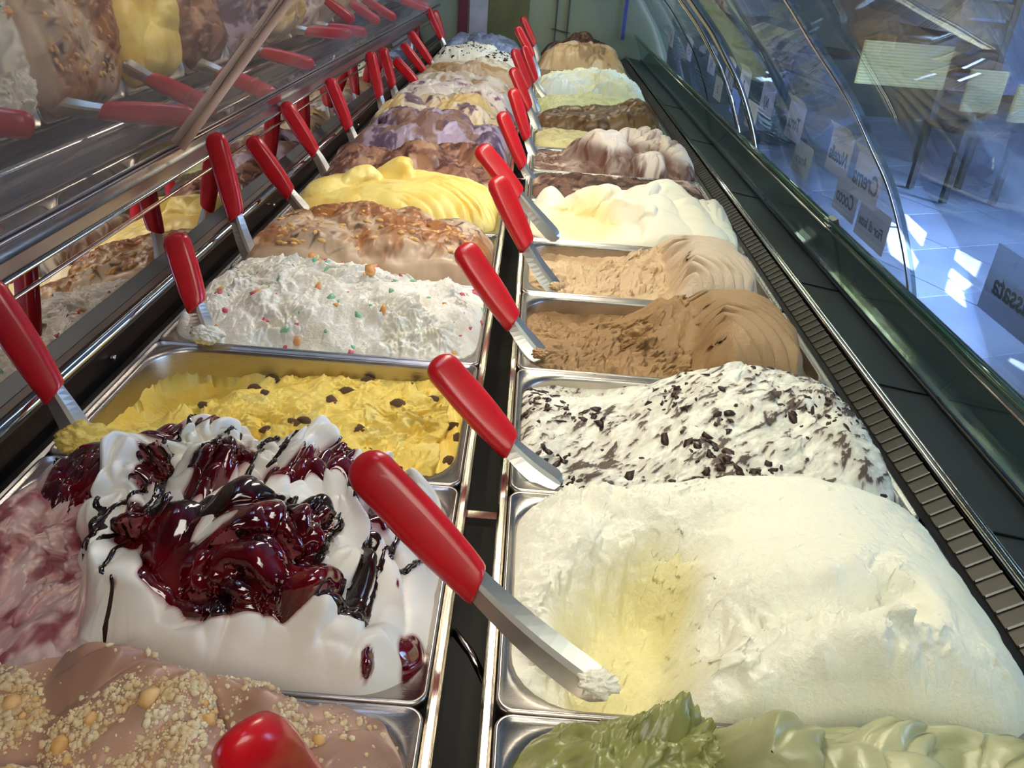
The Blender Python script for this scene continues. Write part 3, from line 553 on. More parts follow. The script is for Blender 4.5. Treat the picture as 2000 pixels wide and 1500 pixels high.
gs = gelato('L', 12, ripple(.044, (232, 226, 200), (120, 96, 84), None, 26, .55, .6, .016), .0022, 'off-white gelato speckled with chocolate chips before the blue-grey ones', GROUGH, SP)
bits('L', 12, gs, 'chocolate_chips', CHOCMATT, 320, .0032, 12, None, .4, .4)
gelato('L', 13, ripple(.038, (150, 158, 176), (120, 132, 156), None, 20, .2, .8, .02), .0024, 'blue-grey gelato mound, nearer of the two', GROUGH, SP)
gelato('L', 14, ripple(.040, (152, 160, 178), (122, 132, 152), None, 20, .2, .8, .02), .0026, 'blue-grey gelato mound, last in the left row', GROUGH, SP)
# --- pistachio
def g_pist(A, B, X, Y, s):
    left = ss(.40, .34, A+.03*fb(X, Y, 40, 3, s)); z1 = .002+crumb(X, Y, s, 1.5)+.030*blob(A, B, .29, .98, .11, .28)+.012*blob(A, B, .14, .8, .1, .3)
    L = [(.40, .92, .09, .22, .030, .6, 6, 1.4), (.50, .80, .09, .30, .028, 1.1, 7, 1.2), (.58, .98, .16, .14, .022, -.1, 5, 1.5), (.66, .80, .14, .2, .030, .7, 9, 2.6), (.72, .96, .14, .14, .026, -.25, 5, 2), (.80, .80, .10, .22, .026, .4, 8, 2.5), (.90, .90, .14, .18, .022, -.3, 5, 2), (.92, .66, .1, .2, .022, .5, 7, 2), (.56, .55, .14, .22, .03, .4, 8, 2), (.74, .5, .16, .25, .028, .6, 8, 2), (.9, .4, .12, .25, .02, .6, 6, 2), (.6, .2, .2, .25, .02, .3, 6, 2)]
    z2 = .006+np.maximum(lobes(A+.012*fb(X, Y, 25, 2, s+2), B, L), 0)*.85+.010*md(A, B, 4, 4)
    z = z1*left+z2*(1-left); c = mixc(mixc(C3((192, 192, 154)), C3((160, 162, 120)), ss(-.4, .4, fb(X, Y, 30, 3, s+4))), mixc(C3((140, 142, 86)), C3((92, 98, 52)), ss(-.3, .5, -rid(X, Y, 45, 3, s+5))), left)
    return z, c, (.004*fb(X, Y, 50, 2, s+7), .004*fb(X, Y, 50, 2, s+8)), []
gelato('R', -1, g_pist, .0009, 'pistachio green gelato, rough at left and softly piped at right', mat('gelato_pistachio', rough=.24, vcol=True, sss=.15, bump=(400, .2, .001)), (1.03, 1.04))
# --- scooped cream
def g_cream(A, B, X, Y, s):
    z = .008+.032*blob(A, B, .70, .48, .32, .62)+.018*blob(A, B, .40, .90, .45, .17)+.016*blob(A, B, .60, .18, .24, .25)
    n = crumb(X, Y, s, 1.15); hol = blob(A, B, .24, .30, .15, .34); hol2 = blob(A, B, .34, .55, .07, .14)
    hs = ss(.18, .8, hol+.08*fb(X, Y, 30, 3, s+21)); z = z-.038*hs-.018*hol2+n*(.16+.95*ss(.52, .36, A)*(1-.65*hs))-.008*ss(.5, .2, A)*ss(.8, .3, B)
    rag = ss(.30, .0, np.abs(B-.24-.05*np.sin(A*9)))*ss(.36, .42, A)*ss(.80, .7, A); z = z-.018*rag*ss(.18, .24, B+.02*fb(X, Y, 40, 3, s+2))*ss(.42, .30, B)+rag*crumb(X, Y, s+4, 1.9)
    # scratches and pits on the smoothed back
    pit = ss(.35, .6, fb(X*1.0, Y*1.6, 70, 3, s+12))*ss(.4, .5, A)*ss(.4, .5, B); z = z-.0016*pit
    z = z-.016*blob(A, B, .05, .02, .12, .12)
    c = mixc(C3((251, 249, 232)), C3((240, 230, 172)), ss(.25, .95, hol+hol2*.8+.15*fb(X, Y, 40, 3, s+5))); c = mixc(c, C3((236, 232, 214)), pit*.35)
    return z, c, (.003*fb(X, Y, 60, 3, s+7), .003*fb(X, Y, 60, 3, s+8)), []
gelato('R', 0, g_cream, .0008, 'large cream-white gelato with a deep scooped hollow at its left', GROUGH, (1.01, 1.03))
# --- chocolate flake
def g_strac(A, B, X, Y, s):
    z = .004+.030*blob(A, B, .66, .62, .34, .5)+.012*blob(A, B, .88, .3, .12, .4)-.028*blob(A, B, .22, .95, .22, .18)-.010*blob(A, B, .25, .3, .2, .3)-.016*blob(A, B, .04, .0, .14, .2)
    z = z+crumb(X, Y, s, .55)+.004*rid(X, Y*1.8, 16, 2, s+3)
    flat = blob(A, B, .22, .72, .13, .12); z = z*(1-.3*flat)
    c = mixc(C3((244, 245, 234)), C3((222, 222, 208)), ss(-.2, .6, -fb(X, Y, 40, 3, s+5)))
    u = X*.75+Y*.66; v = -X*.66+Y*.75
    d = fb(u, v*2.2, 72, 4, s+6, .65)+.55*fb(X, Y, 20, 2, s+9)*.7+.35*rid(u, v*2, 34, 3, s+13)-.5*flat
    fk = ss(.30, .42, d); c = mixc(c, C3((70, 44, 34)), fk*.95); gr = ss(-.12, .2, d); c = mixc(c, C3((196, 186, 176)), gr*(1-fk)*.55); z = z+fk*.0008
    return z, c, (.003*fb(X, Y, 55, 2, s+7), .003*fb(X, Y, 55, 2, s+8)), []
gt = gelato('R', 1, g_strac, .0008, 'white gelato streaked with dark chocolate flakes', GROUGH, (1.01, 1.02))
bits('R', 1, gt, 'chocolate_flakes', CHOCMATT, 420, .0021, 12, lambda A, B: ss(-.2, .5, fb((A-.5)*PW, (B-.5)*PD, 14, 2, 97+9))+.02-.5*blob(A, B, .22, .72, .13, .12), .3, .45, None, .3, 1.6)
# --- coffee / tan with piped right ends
def g_piped(c1, c2, c3, c4, lift, curl, cx, seedo=0, amp=.010):
    def fn(A, B, X, Y, s):
        s += seedo; sp = .60+.02*np.sin(B*5); right = ss(sp-.03, sp+.05, A+.04*fb(X, Y, 26, 2, s))
        z1 = -.010+crumb(X, Y, s, 1.35)+lift*blob(A, B, .56, .75, .16, .28)+.010*blob(A, B, .08, .25, .1, .3)-.018*blob(A, B, .22, .95, .22, .16)
        g, r, th = fan(A, B, cx, .02, 1, curl=curl, pw=.45); L = [(.70, .80, .10, .16, .022, .6, 6, 2), (.82, .82, .08, .14, .016, .4, 5, 2), (.64, .55, .08, .2, .018, .9, 6, 2)]
        z2 = -.004+amp*g*ss(.05, .2, r)+(.020+lift*.3)*np.clip(1-((A-.74)/.30)**2, 0, 1)*np.clip(1-((B-.48)/.62)**2, 0, 1); z2 = np.maximum(z2, np.maximum(lobes(A, B, L), 0)+.004*(lobes(A, B, L) > 0))
        drop = ss(.90, .99, A+.15*np.abs(B-.4)); z2 = z2-.03*drop
        z = z1*(1-right)+z2*right
        c = mixc(mixc(C3(c1), C3(c2), ss(-.2, .6, -rid(X, Y, 40, 3, s+4)+.3*fb(X, Y, 20, 2, s+8))), mixc(C3(c3), C3(c4), ss(.7, .1, g)*.6), right)
        return z, c, (.004*fb(X, Y, 55, 2, s+7)*(1-.7*right), .004*fb(X, Y, 55, 2, s+8)*(1-.7*right)), []
    return fn
gelato('R', 2, g_piped((158, 124, 84), (104, 78, 50), (164, 134, 98), (118, 92, 64), .030, 66, .48, 0, .014), .0009, 'coffee brown gelato, crumbly at left and piped in ridges at right', GROUGH, (1., 1.), -.014)
gelato('R', 3, g_piped((214, 186, 150), (172, 140, 104), (214, 196, 176), (172, 148, 124), .022, 78, .50, 3, .014), .0011, 'light tan gelato with a fan of piped ridges at right', GROUGH, (1., 1.), -.012)
# --- ivory lobes
def g_ivory(A, B, X, Y, s):
    L = [(.34, .80, .13, .26, .034, .2, 5, 1.5), (.50, .70, .12, .3, .040, .7, 5, 1.5), (.62, .85, .13, .2, .036, -.2, 5, 2), (.72, .55, .14, .34, .040, .5, 6, 2), (.86, .70, .10, .25, .032, .9, 6, 2), (.92, .45, .10, .22, .030, 1.2, 6, 2.4), (.80, .30, .12, .25, .030, .4, 5, 2), (.62, .30, .12, .25, .030, .2, 4, 1.5), (.96, .25, .07, .2, .02, .6, 4, 2), (.48, .42, .08, .3, .028, .9, 3, 1), (.10, .78, .10, .2, .022, .2, 4, 1)]
    h = np.maximum(lobes(A+.02*fb(X, Y, 22, 2, s), B, L), 0); z = .008+.008*md(A, B)+h*.85; hol = blob(A, B, .27, .38, .15, .36); z = z-.018*hol+crumb(X, Y, s, .5)*ss(.2, .6, hol+ss(.15, .0, A))
    c = mixc(C3((246, 240, 220)), C3((244, 232, 180)), ss(.2, .8, hol+.25*ss(.003, .012, -z+.02))); c = mixc(c, C3((246, 228, 170)), ss(.3, .8, -rid(X, Y, 26, 2, s+3))*.35)
    return z, c, (.003*fb(X, Y, 35, 2, s+7), .003*fb(X, Y, 35, 2, s+8)), []
gelato('R', 4, g_ivory, .0012, 'ivory white gelato in thick glossy lobes with a smooth yellowish hollow', GSMOOTH, (1.03, 1.03))
gelato('R', 5, ripple(-.006, (120, 84, 70), (74, 44, 36), (196, 168, 150), 20, .0, 1., .008, colf=18, n3=.35), .0016, 'low dark chocolate gelato between ivory and pink-white ones', GROUGH, (1, 1))
def g_swirl(A, B, X, Y, s):
    L = [(.38, .60, .14, .34, .042, .3, 6, 2), (.55, .85, .14, .24, .040, .6, 6, 2), (.72, .62, .13, .34, .042, .9, 6, 2.4), (.52, .28, .13, .30, .040, .5, 5, 2), (.70, .22, .11, .26, .034, .2, 6, 2), (.86, .35, .12, .32, .038, .7, 6, 2), (.90, .72, .10, .25, .032, .5, 5, 2), (.32, .9, .1, .2, .03, .5, 5, 2)]
    wA = A+.02*fb(X, Y, 30, 2, s); h = np.maximum(lobes(wA, B, L), 0); right = ss(.18, .32, A); z = .000+h*right+crumb(X, Y, s, .7)*(1-.6*right)+.010*md(A, B)*right
    gap = ss(.032, .016, h)*right; st = ss(.05, .35, fb(X*1.6, Y*.6, 46, 4, s+4, .6)+.3*fb(X, Y, 16, 2, s+5))
    c = mixc(C3((238, 220, 208)), C3((112, 74, 62)), np.clip(gap*.9+st*.6, 0, 1)); c = mixc(c, mixc(C3((122, 84, 72)), C3((206, 180, 166)), ss(.1, .4, fb(X, Y, 40, 3, s+9))), 1-right)
    return z, c, (.004*fb(X, Y, 35, 2, s+7), .004*fb(X, Y, 35, 2, s+8)), []
gelato('R', 6, g_swirl, .0014, 'tall pink-white gelato lobes marbled with brown chocolate', GSMOOTH, (1.05, 1.04))
gelato('R', 7, ripple(-.002, (226, 212, 158), (206, 188, 130), None, 20, .3, 1., .006), .002, 'low pale yellow gelato behind the marbled mound', GROUGH, (1, 1))
gelato('R', 8, ripple(.006, (116, 84, 46), (84, 56, 30), None, 20, .2, .6, .016, pk=[(.75, .5, .2, .4, .03)]), .002, 'dark brown gelato showing at the back of the marbled mound', GSMOOTH, (1, 1))
gelato('R', 9, ripple(.012, (228, 230, 176), (214, 214, 160), None, 22, .3, 1., .014), .002, 'pale greenish-yellow lumpy gelato, nearer lumpy white pan', GROUGH, SP)
gelato('R', 10, ripple(.040, (228, 234, 226), (230, 230, 196), None, 12, .1, 1.4, .022), .0018, 'lumpy bluish-white gelato mound in the far right row', GROUGH, (1.04, 1.06))
gelato('R', 11, ripple(.020, (226, 230, 214), (232, 234, 184), None, 12, .1, 1.2, .016), .0024, 'lumpy white gelato hidden behind the bluish-white mound', GROUGH, SP)
gelato('R', 12, ripple(-.012, (150, 118, 84), (120, 90, 60), None, 20, .2, 1., .004), .003, 'low brown gelato before the far tan mound', GROUGH, (1, 1))
gelato('R', 13, ripple(.044, (190, 156, 110), (150, 116, 74), (212, 184, 150), 14, .2, .6, .026, pk=[(.5, .5, .3, .4, .008)], n3=.3), .002, 'tan lumpy gelato mound near the far end', GSMOOTH, SP)
gelato('R', 14, ripple(.030, (96, 58, 42), (60, 36, 28), None, 20, .2, .6, .02, pk=[(.5, .5, .25, .4, .03)]), .0026, 'dark chocolate gelato at the far end of the right row', GSMOOTH, SP)
# ------------------------------------------------------------------ spatulas
def ray(x, y):
    d = FW+RT*(x-1000)/1618-UP*(y-750)/1618; return d/np.linalg.norm(d)
def chord(px, A, L):
    d = ray(*px); w = CAM-A; bb = w @ d; D = max(bb*bb-(w @ w-L*L), 0); return CAM+d*(-bb-math.sqrt(D)), CAM+d*(-bb+math.sqrt(D))
def on_z(px, z):
    d = ray(*px); return CAM+d*(z-CAM[2])/d[2]
def spatula(top, bot, tip, z, label, k=.55, flat=0., wide=.0195, clump=None):
    T = on_z(tip, z); n, f = chord(bot, T, .055); Bp = n*(1-k)+f*k; n, f = chord(top, Bp, .118); Tp = n*(1-k)+f*k
    T, Bp, Tp = Vector(T)-Vector((0, 0, .004)), Vector(Bp), Vector(Tp); ax = (Tp-Bp); L = ax.length; ax.normalize()
    view = (Vector(CAM)-Bp).normalized(); side = ax.cross(view).normalized(); side = Matrix.Rotation(flat, 3, ax) @ side; nn = side.cross(ax).normalized()
    e = empty('spatula', label, 'spatula', Bp, 'red-handled spatulas standing in the pans')
    # handle: flattened tapering grip with a rounded butt and a spine groove
    V = []; n = 20; secs = []
    for i, t in enumerate([0, .012, .04, .16, .34, .55, .75, .88, .945, .98, .996, 1.0]):
        w = wide*.5*(.80+.34*math.sin(min(t*1.25+.12, 1)*PI*.62)); w *= (1 if t < .88 else max(.02, math.sqrt(max(0, 1-((t-.88)/.12)**2))*.98+.02)); w *= (.86 if i == 0 else (.96 if i == 1 else 1))
        h = .0066*(1 if t < .88 else max(.05, math.sqrt(max(0, 1-((t-.88)/.12)**2)))); sh = .0035*(1-ss(0, .2, np.array(t)))
        for q in range(n):
            a = 2*PI*q/n; ca, sa = math.cos(a), math.sin(a); x = math.copysign(abs(ca)**.75, ca)*w; y = math.copysign(abs(sa)**.85, sa)*h
            if abs(ca) < .2 and .06 < t < .9: y *= .86
            V.append(side*(x)+nn*y+ax*(t*L+sh*ca))
    F = [(i*n+q, i*n+(q+1) % n, (i+1)*n+(q+1) % n, (i+1)*n+q) for i in range(11) for q in range(n)]+[tuple(range(n))[::-1], tuple(range(11*n, 12*n))]
    m = MB(); m.add(V, F); m.build('handle', RED, e, True)
    # blade: flat steel, leaves the grip along its axis, bends toward the gelato and widens
    P0 = Vector((0, 0, 0))+ax*.004; P3 = T-Bp; d = (P3-P0).length; P1 = P0-ax*d*.45; P2 = P3-(P3-P1).normalized()*d*.25-Vector((0, 0, 0))
    V = []; N = 12
    for i in range(N+1):
        t = i/N; p = P0*(1-t)**3+P1*3*t*(1-t)**2+P2*3*t*t*(1-t)+P3*t**3; q = min(t+.02, 1); r = max(t-.02, 0)
        tan = ((P0*(1-q)**3+P1*3*q*(1-q)**2+P2*3*q*q*(1-q)+P3*q**3)-(P0*(1-r)**3+P1*3*r*(1-r)**2+P2*3*r*r*(1-r)+P3*r**3)).normalized()
        sd = (side-tan*side.dot(tan)).normalized(); up = sd.cross(tan); up = up if up.z > 0 else -up
        w = wide*.5*(.66+.22*math.sin(t*2.2))*(1 if t < .8 else math.sqrt(max(.02, 1-((t-.8)/.22)**2))); rg = .0030*(1-.6*t)
        V += [p-sd*w, p-sd*w*.1+up*rg, p+sd*w*.25+up*rg, p+sd*w-up*rg*.3, p+sd*w*.25+up*(rg-.0012), p-sd*w*.1+up*(rg-.0012)]
    F = [(i*6+q, i*6+(q+1) % 6, (i+1)*6+(q+1) % 6, (i+1)*6+q) for i in range(N) for q in range(6)]+[(0, 1, 2, 3, 4, 5), tuple(range(N*6, N*6+6))]
    m = MB(); m.add(V, F); m.build('blade', BLADE, e)
    if clump:
        cc, rr, sz = clump; me = []; v0, f0 = ico(); bm = bmesh.new(); bmesh.ops.create_icosphere(bm, subdivisions=5, radius=1)
        for v in bm.verts:
            q = np.array([v.co.x*.9+7.3+rr]); w_ = np.array([v.co.y*.9+v.co.z*.7+3.1]); v.co = Vector((v.co.x*1.25, v.co.y, v.co.z*.75))*(1+.28*bil(q, w_, 1.6, 4, rr)[0])*sz
        m_ = bpy.data.meshes.new('gelato_clump'); bm.to_mesh(m_); bm.free(); m_.polygons.foreach_set('use_smooth', [True]*len(m_.polygons)); m_.materials.append(mat('clump', cc, .5, bump=(500, .5, .002))); link('gelato_clump', m_, e, tuple(P3*.92+Vector((0, 0, .002))))
SPL = [((470, 1437), (650, 1640), (860, 1800), -.01, 'with thick handle end poking up at the bottom edge'),
 ((697, 893), (935, 1145), (1190, 1345), .0, 'lying in the scooped cream-white gelato, largest handle'),
 ((848, 700), (998, 872), (1095, 938), .0, 'with tip at the chocolate-flake pan, handle across the yellow pan corner'),
 ((900, 478), (1003, 630), (1060, 692), .0, 'with tip in the coffee brown gelato'),
 ((967, 345), (1030, 482), (1090, 562), 0, 'with broad curved blade in the light tan gelato'),
 ((935, 285), (1015, 383), (1090, 462), .01, 'resting in the ivory gelato, handle slanting behind the tan one\'s'),
 ((978, 218), (1022, 325), (1052, 360), -.01, 'bright red, in the low dark chocolate pan'),
 ((1000, 172), (1030, 270), (1045, 300), 0, 'by the pink-white marbled gelato'),
 ((1000, 132), (1034, 212), (1052, 250), 0, 'in the low pale yellow gelato'),
 ((1003, 95), (1033, 172), (1050, 218), 0, 'in the dark brown gelato, half hidden among the handles'),
 ((1022, 90), (1046, 158), (1075, 193), 0, 'touching the lumpy white gelato'),
 ((1009, 52), (1040, 112), (1052, 160), 0, 'just left of the farthest handle in the right row'),
 ((1020, 32), (1044, 88), (1055, 122), 0, 'farthest in the right row, thin and upright'),
 ((-40, 545), (108, 770), (165, 860), .01, 'cut by the left edge, blade in the yellow raisin gelato'),
 ((340, 455), (385, 600), (405, 655), .01, 'standing at the left of the candied white gelato'),
 ((418, 258), (462, 425), (497, 512), .0, 'upright at the left of the caramel nut gelato'),
 ((487, 268), (568, 380), (598, 410), .01, 'at the left end of the smooth yellow gelato'),
 ((553, 200), (617, 300), (642, 345), 0, 'at the left of the milk chocolate gelato'),
 ((642, 152), (683, 252), (697, 285), 0, 'at the left of the glare-tinted cocoa gelato'),
 ((722, 100), (742, 190), (757, 235), 0, 'left of the cream and mauve gelato'),
 ((746, 92), (768, 170), (777, 200), 0, 'left of the purple rippled gelato'),
 ((770, 115), (815, 163), (850, 172), .03, 'lying aslant behind the purple rippled gelato'),
 ((785, 85), (833, 145), (852, 168), 0, 'aslant at the left of the far tan gelato'),
 ((800, 62), (842, 122), (858, 150), 0, 'pale-looking, before the chocolate-chip gelato'),
 ((835, 15), (862, 76), (872, 105), 0, 'nearer of the two by the blue-grey gelato'),
 ((849, 20), (866, 76), (880, 100), 0, 'farther of the two by the blue-grey gelato')]
CL = {13: ((246, 216, 110), 3, .014), 14: ((240, 238, 224), 5, .010), 3: ((176, 136, 92), 2, .006), 4: ((214, 184, 146), 1, .006), 1: ((246, 243, 226), 4, .008)}
for i, (a, b_, c, z, l) in enumerate(SPL): spatula(a, b_, c, z, 'red-handled steel spatula '+l, flat=(.35 if a[0] > 840 else -.15), wide=(.0172 if i == 0 else .0205 if i < 6 else .0185), k=(.0 if i == 0 else .55), clump=CL.get(i))
# ------------------------------------------------------------------ label cards on the outer side of the curved glass
INK = mat('ink', (40, 40, 60), .6)
def text_mesh(txt, size):
    c = bpy.data.curves.new('lettering', 'FONT'); c.body = txt; c.size = size; c.align_x = 'CENTER'; c.align_y = 'CENTER'; c.shear = .25; c.offset = .0004*size/.02; c.extrude = .0001
    o = bpy.data.objects.new('t', c); COL.objects.link(o); dg = bpy.context.evaluated_depsgraph_get(); me = bpy.data.meshes.new_from_object(o.evaluated_get(dg)); bpy.data.objects.remove(o); return me
def paper(name, c):
    m = bpy.data.materials.new(name); m.use_nodes = True; nt = m.node_tree; nt.nodes.clear(); N = nt.nodes.new; L = nt.links.new
    out = N('ShaderNodeOutputMaterial'); d = N('ShaderNodeBsdfDiffuse'); t = N('ShaderNodeBsdfTranslucent'); mx = N('ShaderNodeMixShader'); mx.inputs[0].default_value = .6
    for q in (d, t): q.inputs[0].default_value = (*lin(c), 1)
    L(d.outputs[0], mx.inputs[1]); L(t.outputs[0], mx.inputs[2]); L(mx.outputs[0], out.inputs[0]); return m
PAPER = paper('card_paper', (226, 214, 214)); PAPER2 = paper('card_paper_cream', (226, 210, 186)); PBLUE = paper('card_blue', (206, 216, 244))
def card(y0, y1, z0, z1, X, txt, label, pm=PAPER, size=.02, fold=True):
    w, h = y1-y0, z1-z0
    R = Matrix((Vector((0, 1, 0)), Vector((0, 0, 1)), Vector((1, 0, 0)))).transposed()       # back of the card faces the pans, so its ink reads mirrored
    e = empty('label_card', label, 'label', (X, (y0+y1)/2, (z0+z1)/2), 'flavour label cards on the front glass'); e.rotation_euler = R.to_euler()
    m = MB(); m.box((0, 0, 0), (w, h, .0008)); m.build('card', pm, e)
    if fold: m = MB(); m.box((0, h*.5+.005, -.004), (w*.96, .013, .0008), Matrix.Rotation(-.65, 3, 'X')); m.build('folded_top', PAPER2, e)
    me = text_mesh(txt, size); me.materials.append(INK); o = link('lettering', me, e, (0, -h*.05, -.0006))
card(.687, .773, .054, .104, .422, 'Crema', 'white card reading Crema in mirrored script, beside the bright glass joint', size=.030)
card(.692, .79, .0, .046, .447, 'Fior di latte', 'lower card under the Crema card', PAPER, size=.017, fold=False)
card(.790, .872, .060, .112, .420, 'Nutella', 'tall card with mirrored handwritten flavour name, left of the Crema card', size=.024)
card(.80, .885, .006, .054, .447, 'Cocco', 'lower card reading Cocco, behind the steel clip', PAPER, size=.025, fold=False)
card(1.0, 1.085, .062, .114, .420, 'Torta', 'card reading Torta, alone between the arms and the flavour cards', size=.026)
card(1.01, 1.10, .010, .056, .447, 'Amaro', 'lower card under the Torta card', PAPER2, size=.020, fold=False)
card(.36, .47, .03, .09, .447, 'Cassata', 'faint bluish card reading Cassata at the far right', PBLUE, size=.026, fold=False)
for i, (y, z, l, p_) in enumerate([(1.18, .066, 'card just on the camera side of the chrome arms', PAPER), (1.36, .068, 'upper card between the two chrome arms', PAPER), (1.37, .012, 'lower card between the two chrome arms', PAPER2), (1.50, .068, 'card just beyond the farther chrome arm', PAPER), (1.52, .012, 'lower bluish card beyond the farther chrome arm', PBLUE),
     (1.70, .068, 'upper pale card just this side of the black joint', PAPER), (1.71, .012, 'greenish lower card just this side of the black joint', PAPER2), (2.02, .06, 'dim card beyond the black joint, nearer one', PAPER), (2.36, .06, 'dim card beyond the black joint, farthest of all', PAPER2)]):
    card(y, y+.085, z, z+.048, .421 if z > .05 else .447, ('N J', '2', ':::', 'M', 'o')[i % 5], l, p_, size=.024, fold=z > .05)
# ------------------------------------------------------------------ lamp over the case
lm = empty('case_lamp', 'long fluorescent lamp over the gelato case', 'lamp', (-.02, -.2, .60))
m = MB(); m.box((0, 1.4, .02), (.07, 2.8, .03)); m.build('housing', SATIN, lm); m = MB(); m.tube([(0, .02, -.004), (0, 2.78, -.004)], .009, 12); m.build('lamp_tube', mat('tube_glow', (255, 250, 220), .5, emit=((255, 246, 190), 16)), lm, True)
# ------------------------------------------------------------------ hall
FZ = -1.05
def struct(name, m, mt): o = m.build(name, mt); o['kind'] = 'structure'; return o
FLOOR = mat('floor_tile', (150, 160, 190), .28, noise=(1.6, (176, 184, 208)), bump=(40, .05, .002))
struct('floor', MB().box((3.0, 6, FZ-.03), (14, 20, .04)), mat('grout', (44, 48, 58), .6))
fl = bpy.data.objects['floor']; tm = MB(); tm.box((0, 0, 0), (.592, .592, .012)); t0 = None
for i in range(-2, 14):
    for j in range(-2, 16):
        a = .40; ux, uy = i*.6, j*.6; x = .6+ux*math.cos(a)-uy*math.sin(a)+1.2; y = .5+ux*math.sin(a)+uy*math.cos(a)
        if not (-.2 < x < 6.2 and .6 < y < 13): continue
        if t0 is None: t0 = tm.build('floor_tile', FLOOR, fl); o = t0
        else: o = t0.copy(); COL.objects.link(o); o.parent = fl
        o.location = (x, y, FZ-.004); o.rotation_euler = (0, 0, a)
WALLC = mat('wall_paint', (92, 98, 84), .7, noise=(1.2, (70, 76, 66)))
struct('wall_back', MB().box((3, 15.8, .45), (14, .1, 3.2)), mat('wall_dark', (44, 50, 46), .7, noise=(.6, (70, 76, 62))))
struct('wall_left', MB().box((-3.9, 6, .45), (.1, 20, 3.2)), WALLC); struct('wall_front', MB().box((3, -3.9, .45), (14, .1, 3.2)), WALLC)
struct('wall_right', MB().box((8.6, 6, .45), (.1, 20, 3.2)), WALLC)
# the ceiling has added unseen openings shaped to lay sun patches on the floor
CZ = 2.0
patch = [[(2.21, 4.24), (2.49, 4.05)]]
quads = [[(1868, 487), (1916, 512), (1904, 542), (1864, 508)], [(1858, 525), (1898, 556), (1880, 568), (1852, 540)], [(1853, 546), (1880, 572), (1885, 602), (1846, 570)], [(1722, 425), (1752, 440), (1792, 512), (1782, 530), (1738, 497)], [(1768, 418), (1808, 455), (1800, 482), (1776, 452)], [(1985, 575), (2030, 610), (2020, 640), (1976, 600)], [(1975, 700), (2040, 730), (2030, 745), (1968, 706)]]
bm = bmesh.new(); es = []
def ring(P):
    vs = [bm.verts.new(p) for p in P]; es.extend(bm.edges.new((vs[i], vs[(i+1) % len(vs)])) for i in range(len(vs)))
ring([(-4, -4, CZ), (10, -4, CZ), (10, 16, CZ), (-4, 16, CZ)])
for q in quads:
    t = (CZ-FZ)/-SUND.z; ring([tuple(Vector(on_z(p, FZ))-SUND*t) for p in q])
bmesh.ops.triangle_fill(bm, edges=es, use_beauty=True); me = bpy.data.meshes.new('ceiling'); bm.to_mesh(me); bm.free(); me.materials.append(mat('ceiling_paint', (150, 150, 140), .8))
o = link('ceiling', me); o['kind'] = 'structure'
FILLM = mat('ceiling_fill_glow', (255, 250, 230), .5, emit=((255, 244, 214), 7))  # unseen ceiling panels added to light the hall and feed the steel reflections
for i, (x, y) in enumerate([(-1.2, -1.6), (1.4, -1.6), (-1.6, 1.6), (-1.2, 4.4), (2.0, 7.5), (5.5, 7.5), (1.2, 11)]):
    e = empty('ceiling_fill_light', 'added square ceiling light '+('behind the camera on the server side', 'behind the camera on the customer side', 'above the server side beside the case', 'above the far server side', 'above the far end of the customer hall', 'above the hall by the right wall', 'farthest down the hall')[i], 'light', (x, y, CZ-.02), 'added unseen ceiling lights of the hall'); m = MB(); m.box((0, 0, 0), (.62, .62, .03)); m.build('frame', SATIN, e); m = MB(); m.box((0, 0, -.018), (.56, .56, .008)); m.build('glow_plate', FILLM, e)
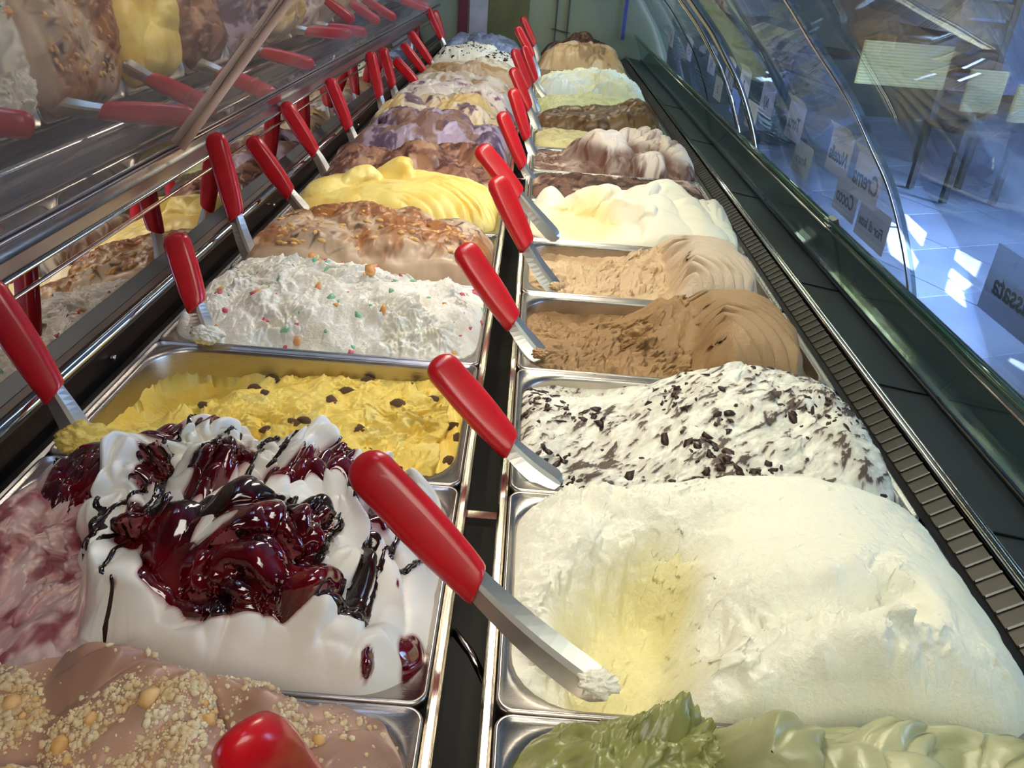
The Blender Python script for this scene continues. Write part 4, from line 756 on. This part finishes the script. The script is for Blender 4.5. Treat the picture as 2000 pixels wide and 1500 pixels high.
# glowing panels in place of lamp reflections, chairs and table beyond the glass
REFLECTM = mat('ribbed_reflection', (130, 130, 100), .5, emit=((232, 236, 170), .62))  # glow imitates ceiling lamps reflected in the glass
def on_y(px, y):
    d = ray(*px); return CAM+d*(y-CAM[1])/d[1]
def reflection_panel(c, w, h, label):
    c = Vector(c); e = empty('reflection_panel', label, 'light', c); n = 14
    m = MB(); m.box((0, .02, 0), (w, .02, h)); m.build('glow_plate', REFLECTM, e)
    r = MB(); r.box((0, 0, 0), (w*.98, .012, h/n*.35)); r0 = r.build('reflection_rib', mat('reflection_rib', (110, 110, 80), .4, emit=((206, 212, 146), .5)), e, loc=(0, .004, -h/2+h/n/2))
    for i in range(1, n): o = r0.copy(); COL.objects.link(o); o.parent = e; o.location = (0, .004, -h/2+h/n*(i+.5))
for (p, y, w, h, l) in (((1768, 128), 4.6, .48, .22, 'large ribbed yellow-green panel standing in for a lamp reflection in the front glass'), ((1925, 180), 4.6, .20, .22, 'smaller ribbed reflection panel right of the large one'), ((2010, 205), 4.6, .16, .2, 'ribbed reflection panel cut by the right edge')):
    reflection_panel(on_y(p, y), w, h, l)
DARKW = mat('dark_wood', (44, 40, 46), .4)
def chair(px, y, label, rz):
    c = Vector(on_y(px, y)); base = Vector((c.x, c.y, FZ+.012)); e = empty('slatted_chair', label, 'chair', base); e.rotation_euler = (0, 0, rz)
    m = MB(); m.box((0, 0, .46), (.42, .42, .04)); m.build('seat', DARKW, e)
    for sx in (-1, 1):
        for sy in (-1, 1):
            hgt = 1.3 if sy > 0 else .44; m = MB(); m.box((sx*.19, sy*.19, hgt/2), (.04, .04, hgt)); m.build('leg', DARKW, e)
    for k in range(4): m = MB(); m.box((0, .19, .72+k*.15), (.36, .02, .09)); m.build('back_slat', DARKW, e)
chair((1955, 70), 5.6, 'dark slat-back chair at the top right beyond the glass', .2)
chair((1890, 150), 6.8, 'dark slat-back chair farther off beyond the glass', -.5)
t = empty('table', 'dark round table beyond the front glass', 'table', (2.15, 7.2, FZ+.012)); m = MB(); m.tube([(0, 0, .72), (0, 0, .75)], .5, 40); m.build('tabletop', DARKW, t); m = MB(); m.tube([(0, 0, .01), (0, 0, .72)], .04, 12); m.build('column', DARKW, t); m = MB(); m.tube([(0, 0, 0), (0, 0, .02)], .28, 30); m.build('base', DARKW, t)
# window on the far side of the hall with bright frame
wn = empty('window_1', None, None, (7.05, 9.0, .3)); wn['kind'] = 'structure'
BF = mat('blue_frame', (130, 156, 236), .4, emit=((120, 150, 240), .25))
m = MB(); m.box((0, .03, 0), (5.2, .02, 1.9)); m.build('pane', mat('daylit_pane', (90, 130, 190), .3, emit=((84, 136, 206), .45)), wn)
for x in (-2.6, -.9, .9, 2.6): m = MB(); m.box((x, 0, 0), (.2, .06, 2.0)); m.build('frame_bar', BF, wn)
for z in (-.95, .95): m = MB(); m.box((0, 0, z), (5.4, .06, .14)); m.build('frame_bar', BF, wn)
pt = MB().box((1.9, 9.1, .1), (4.9, .1, 2.3)).build('partition_wall', mat('olive_wall', (86, 90, 66), .6, noise=(2, (60, 66, 52)))); pt['kind'] = 'structure'
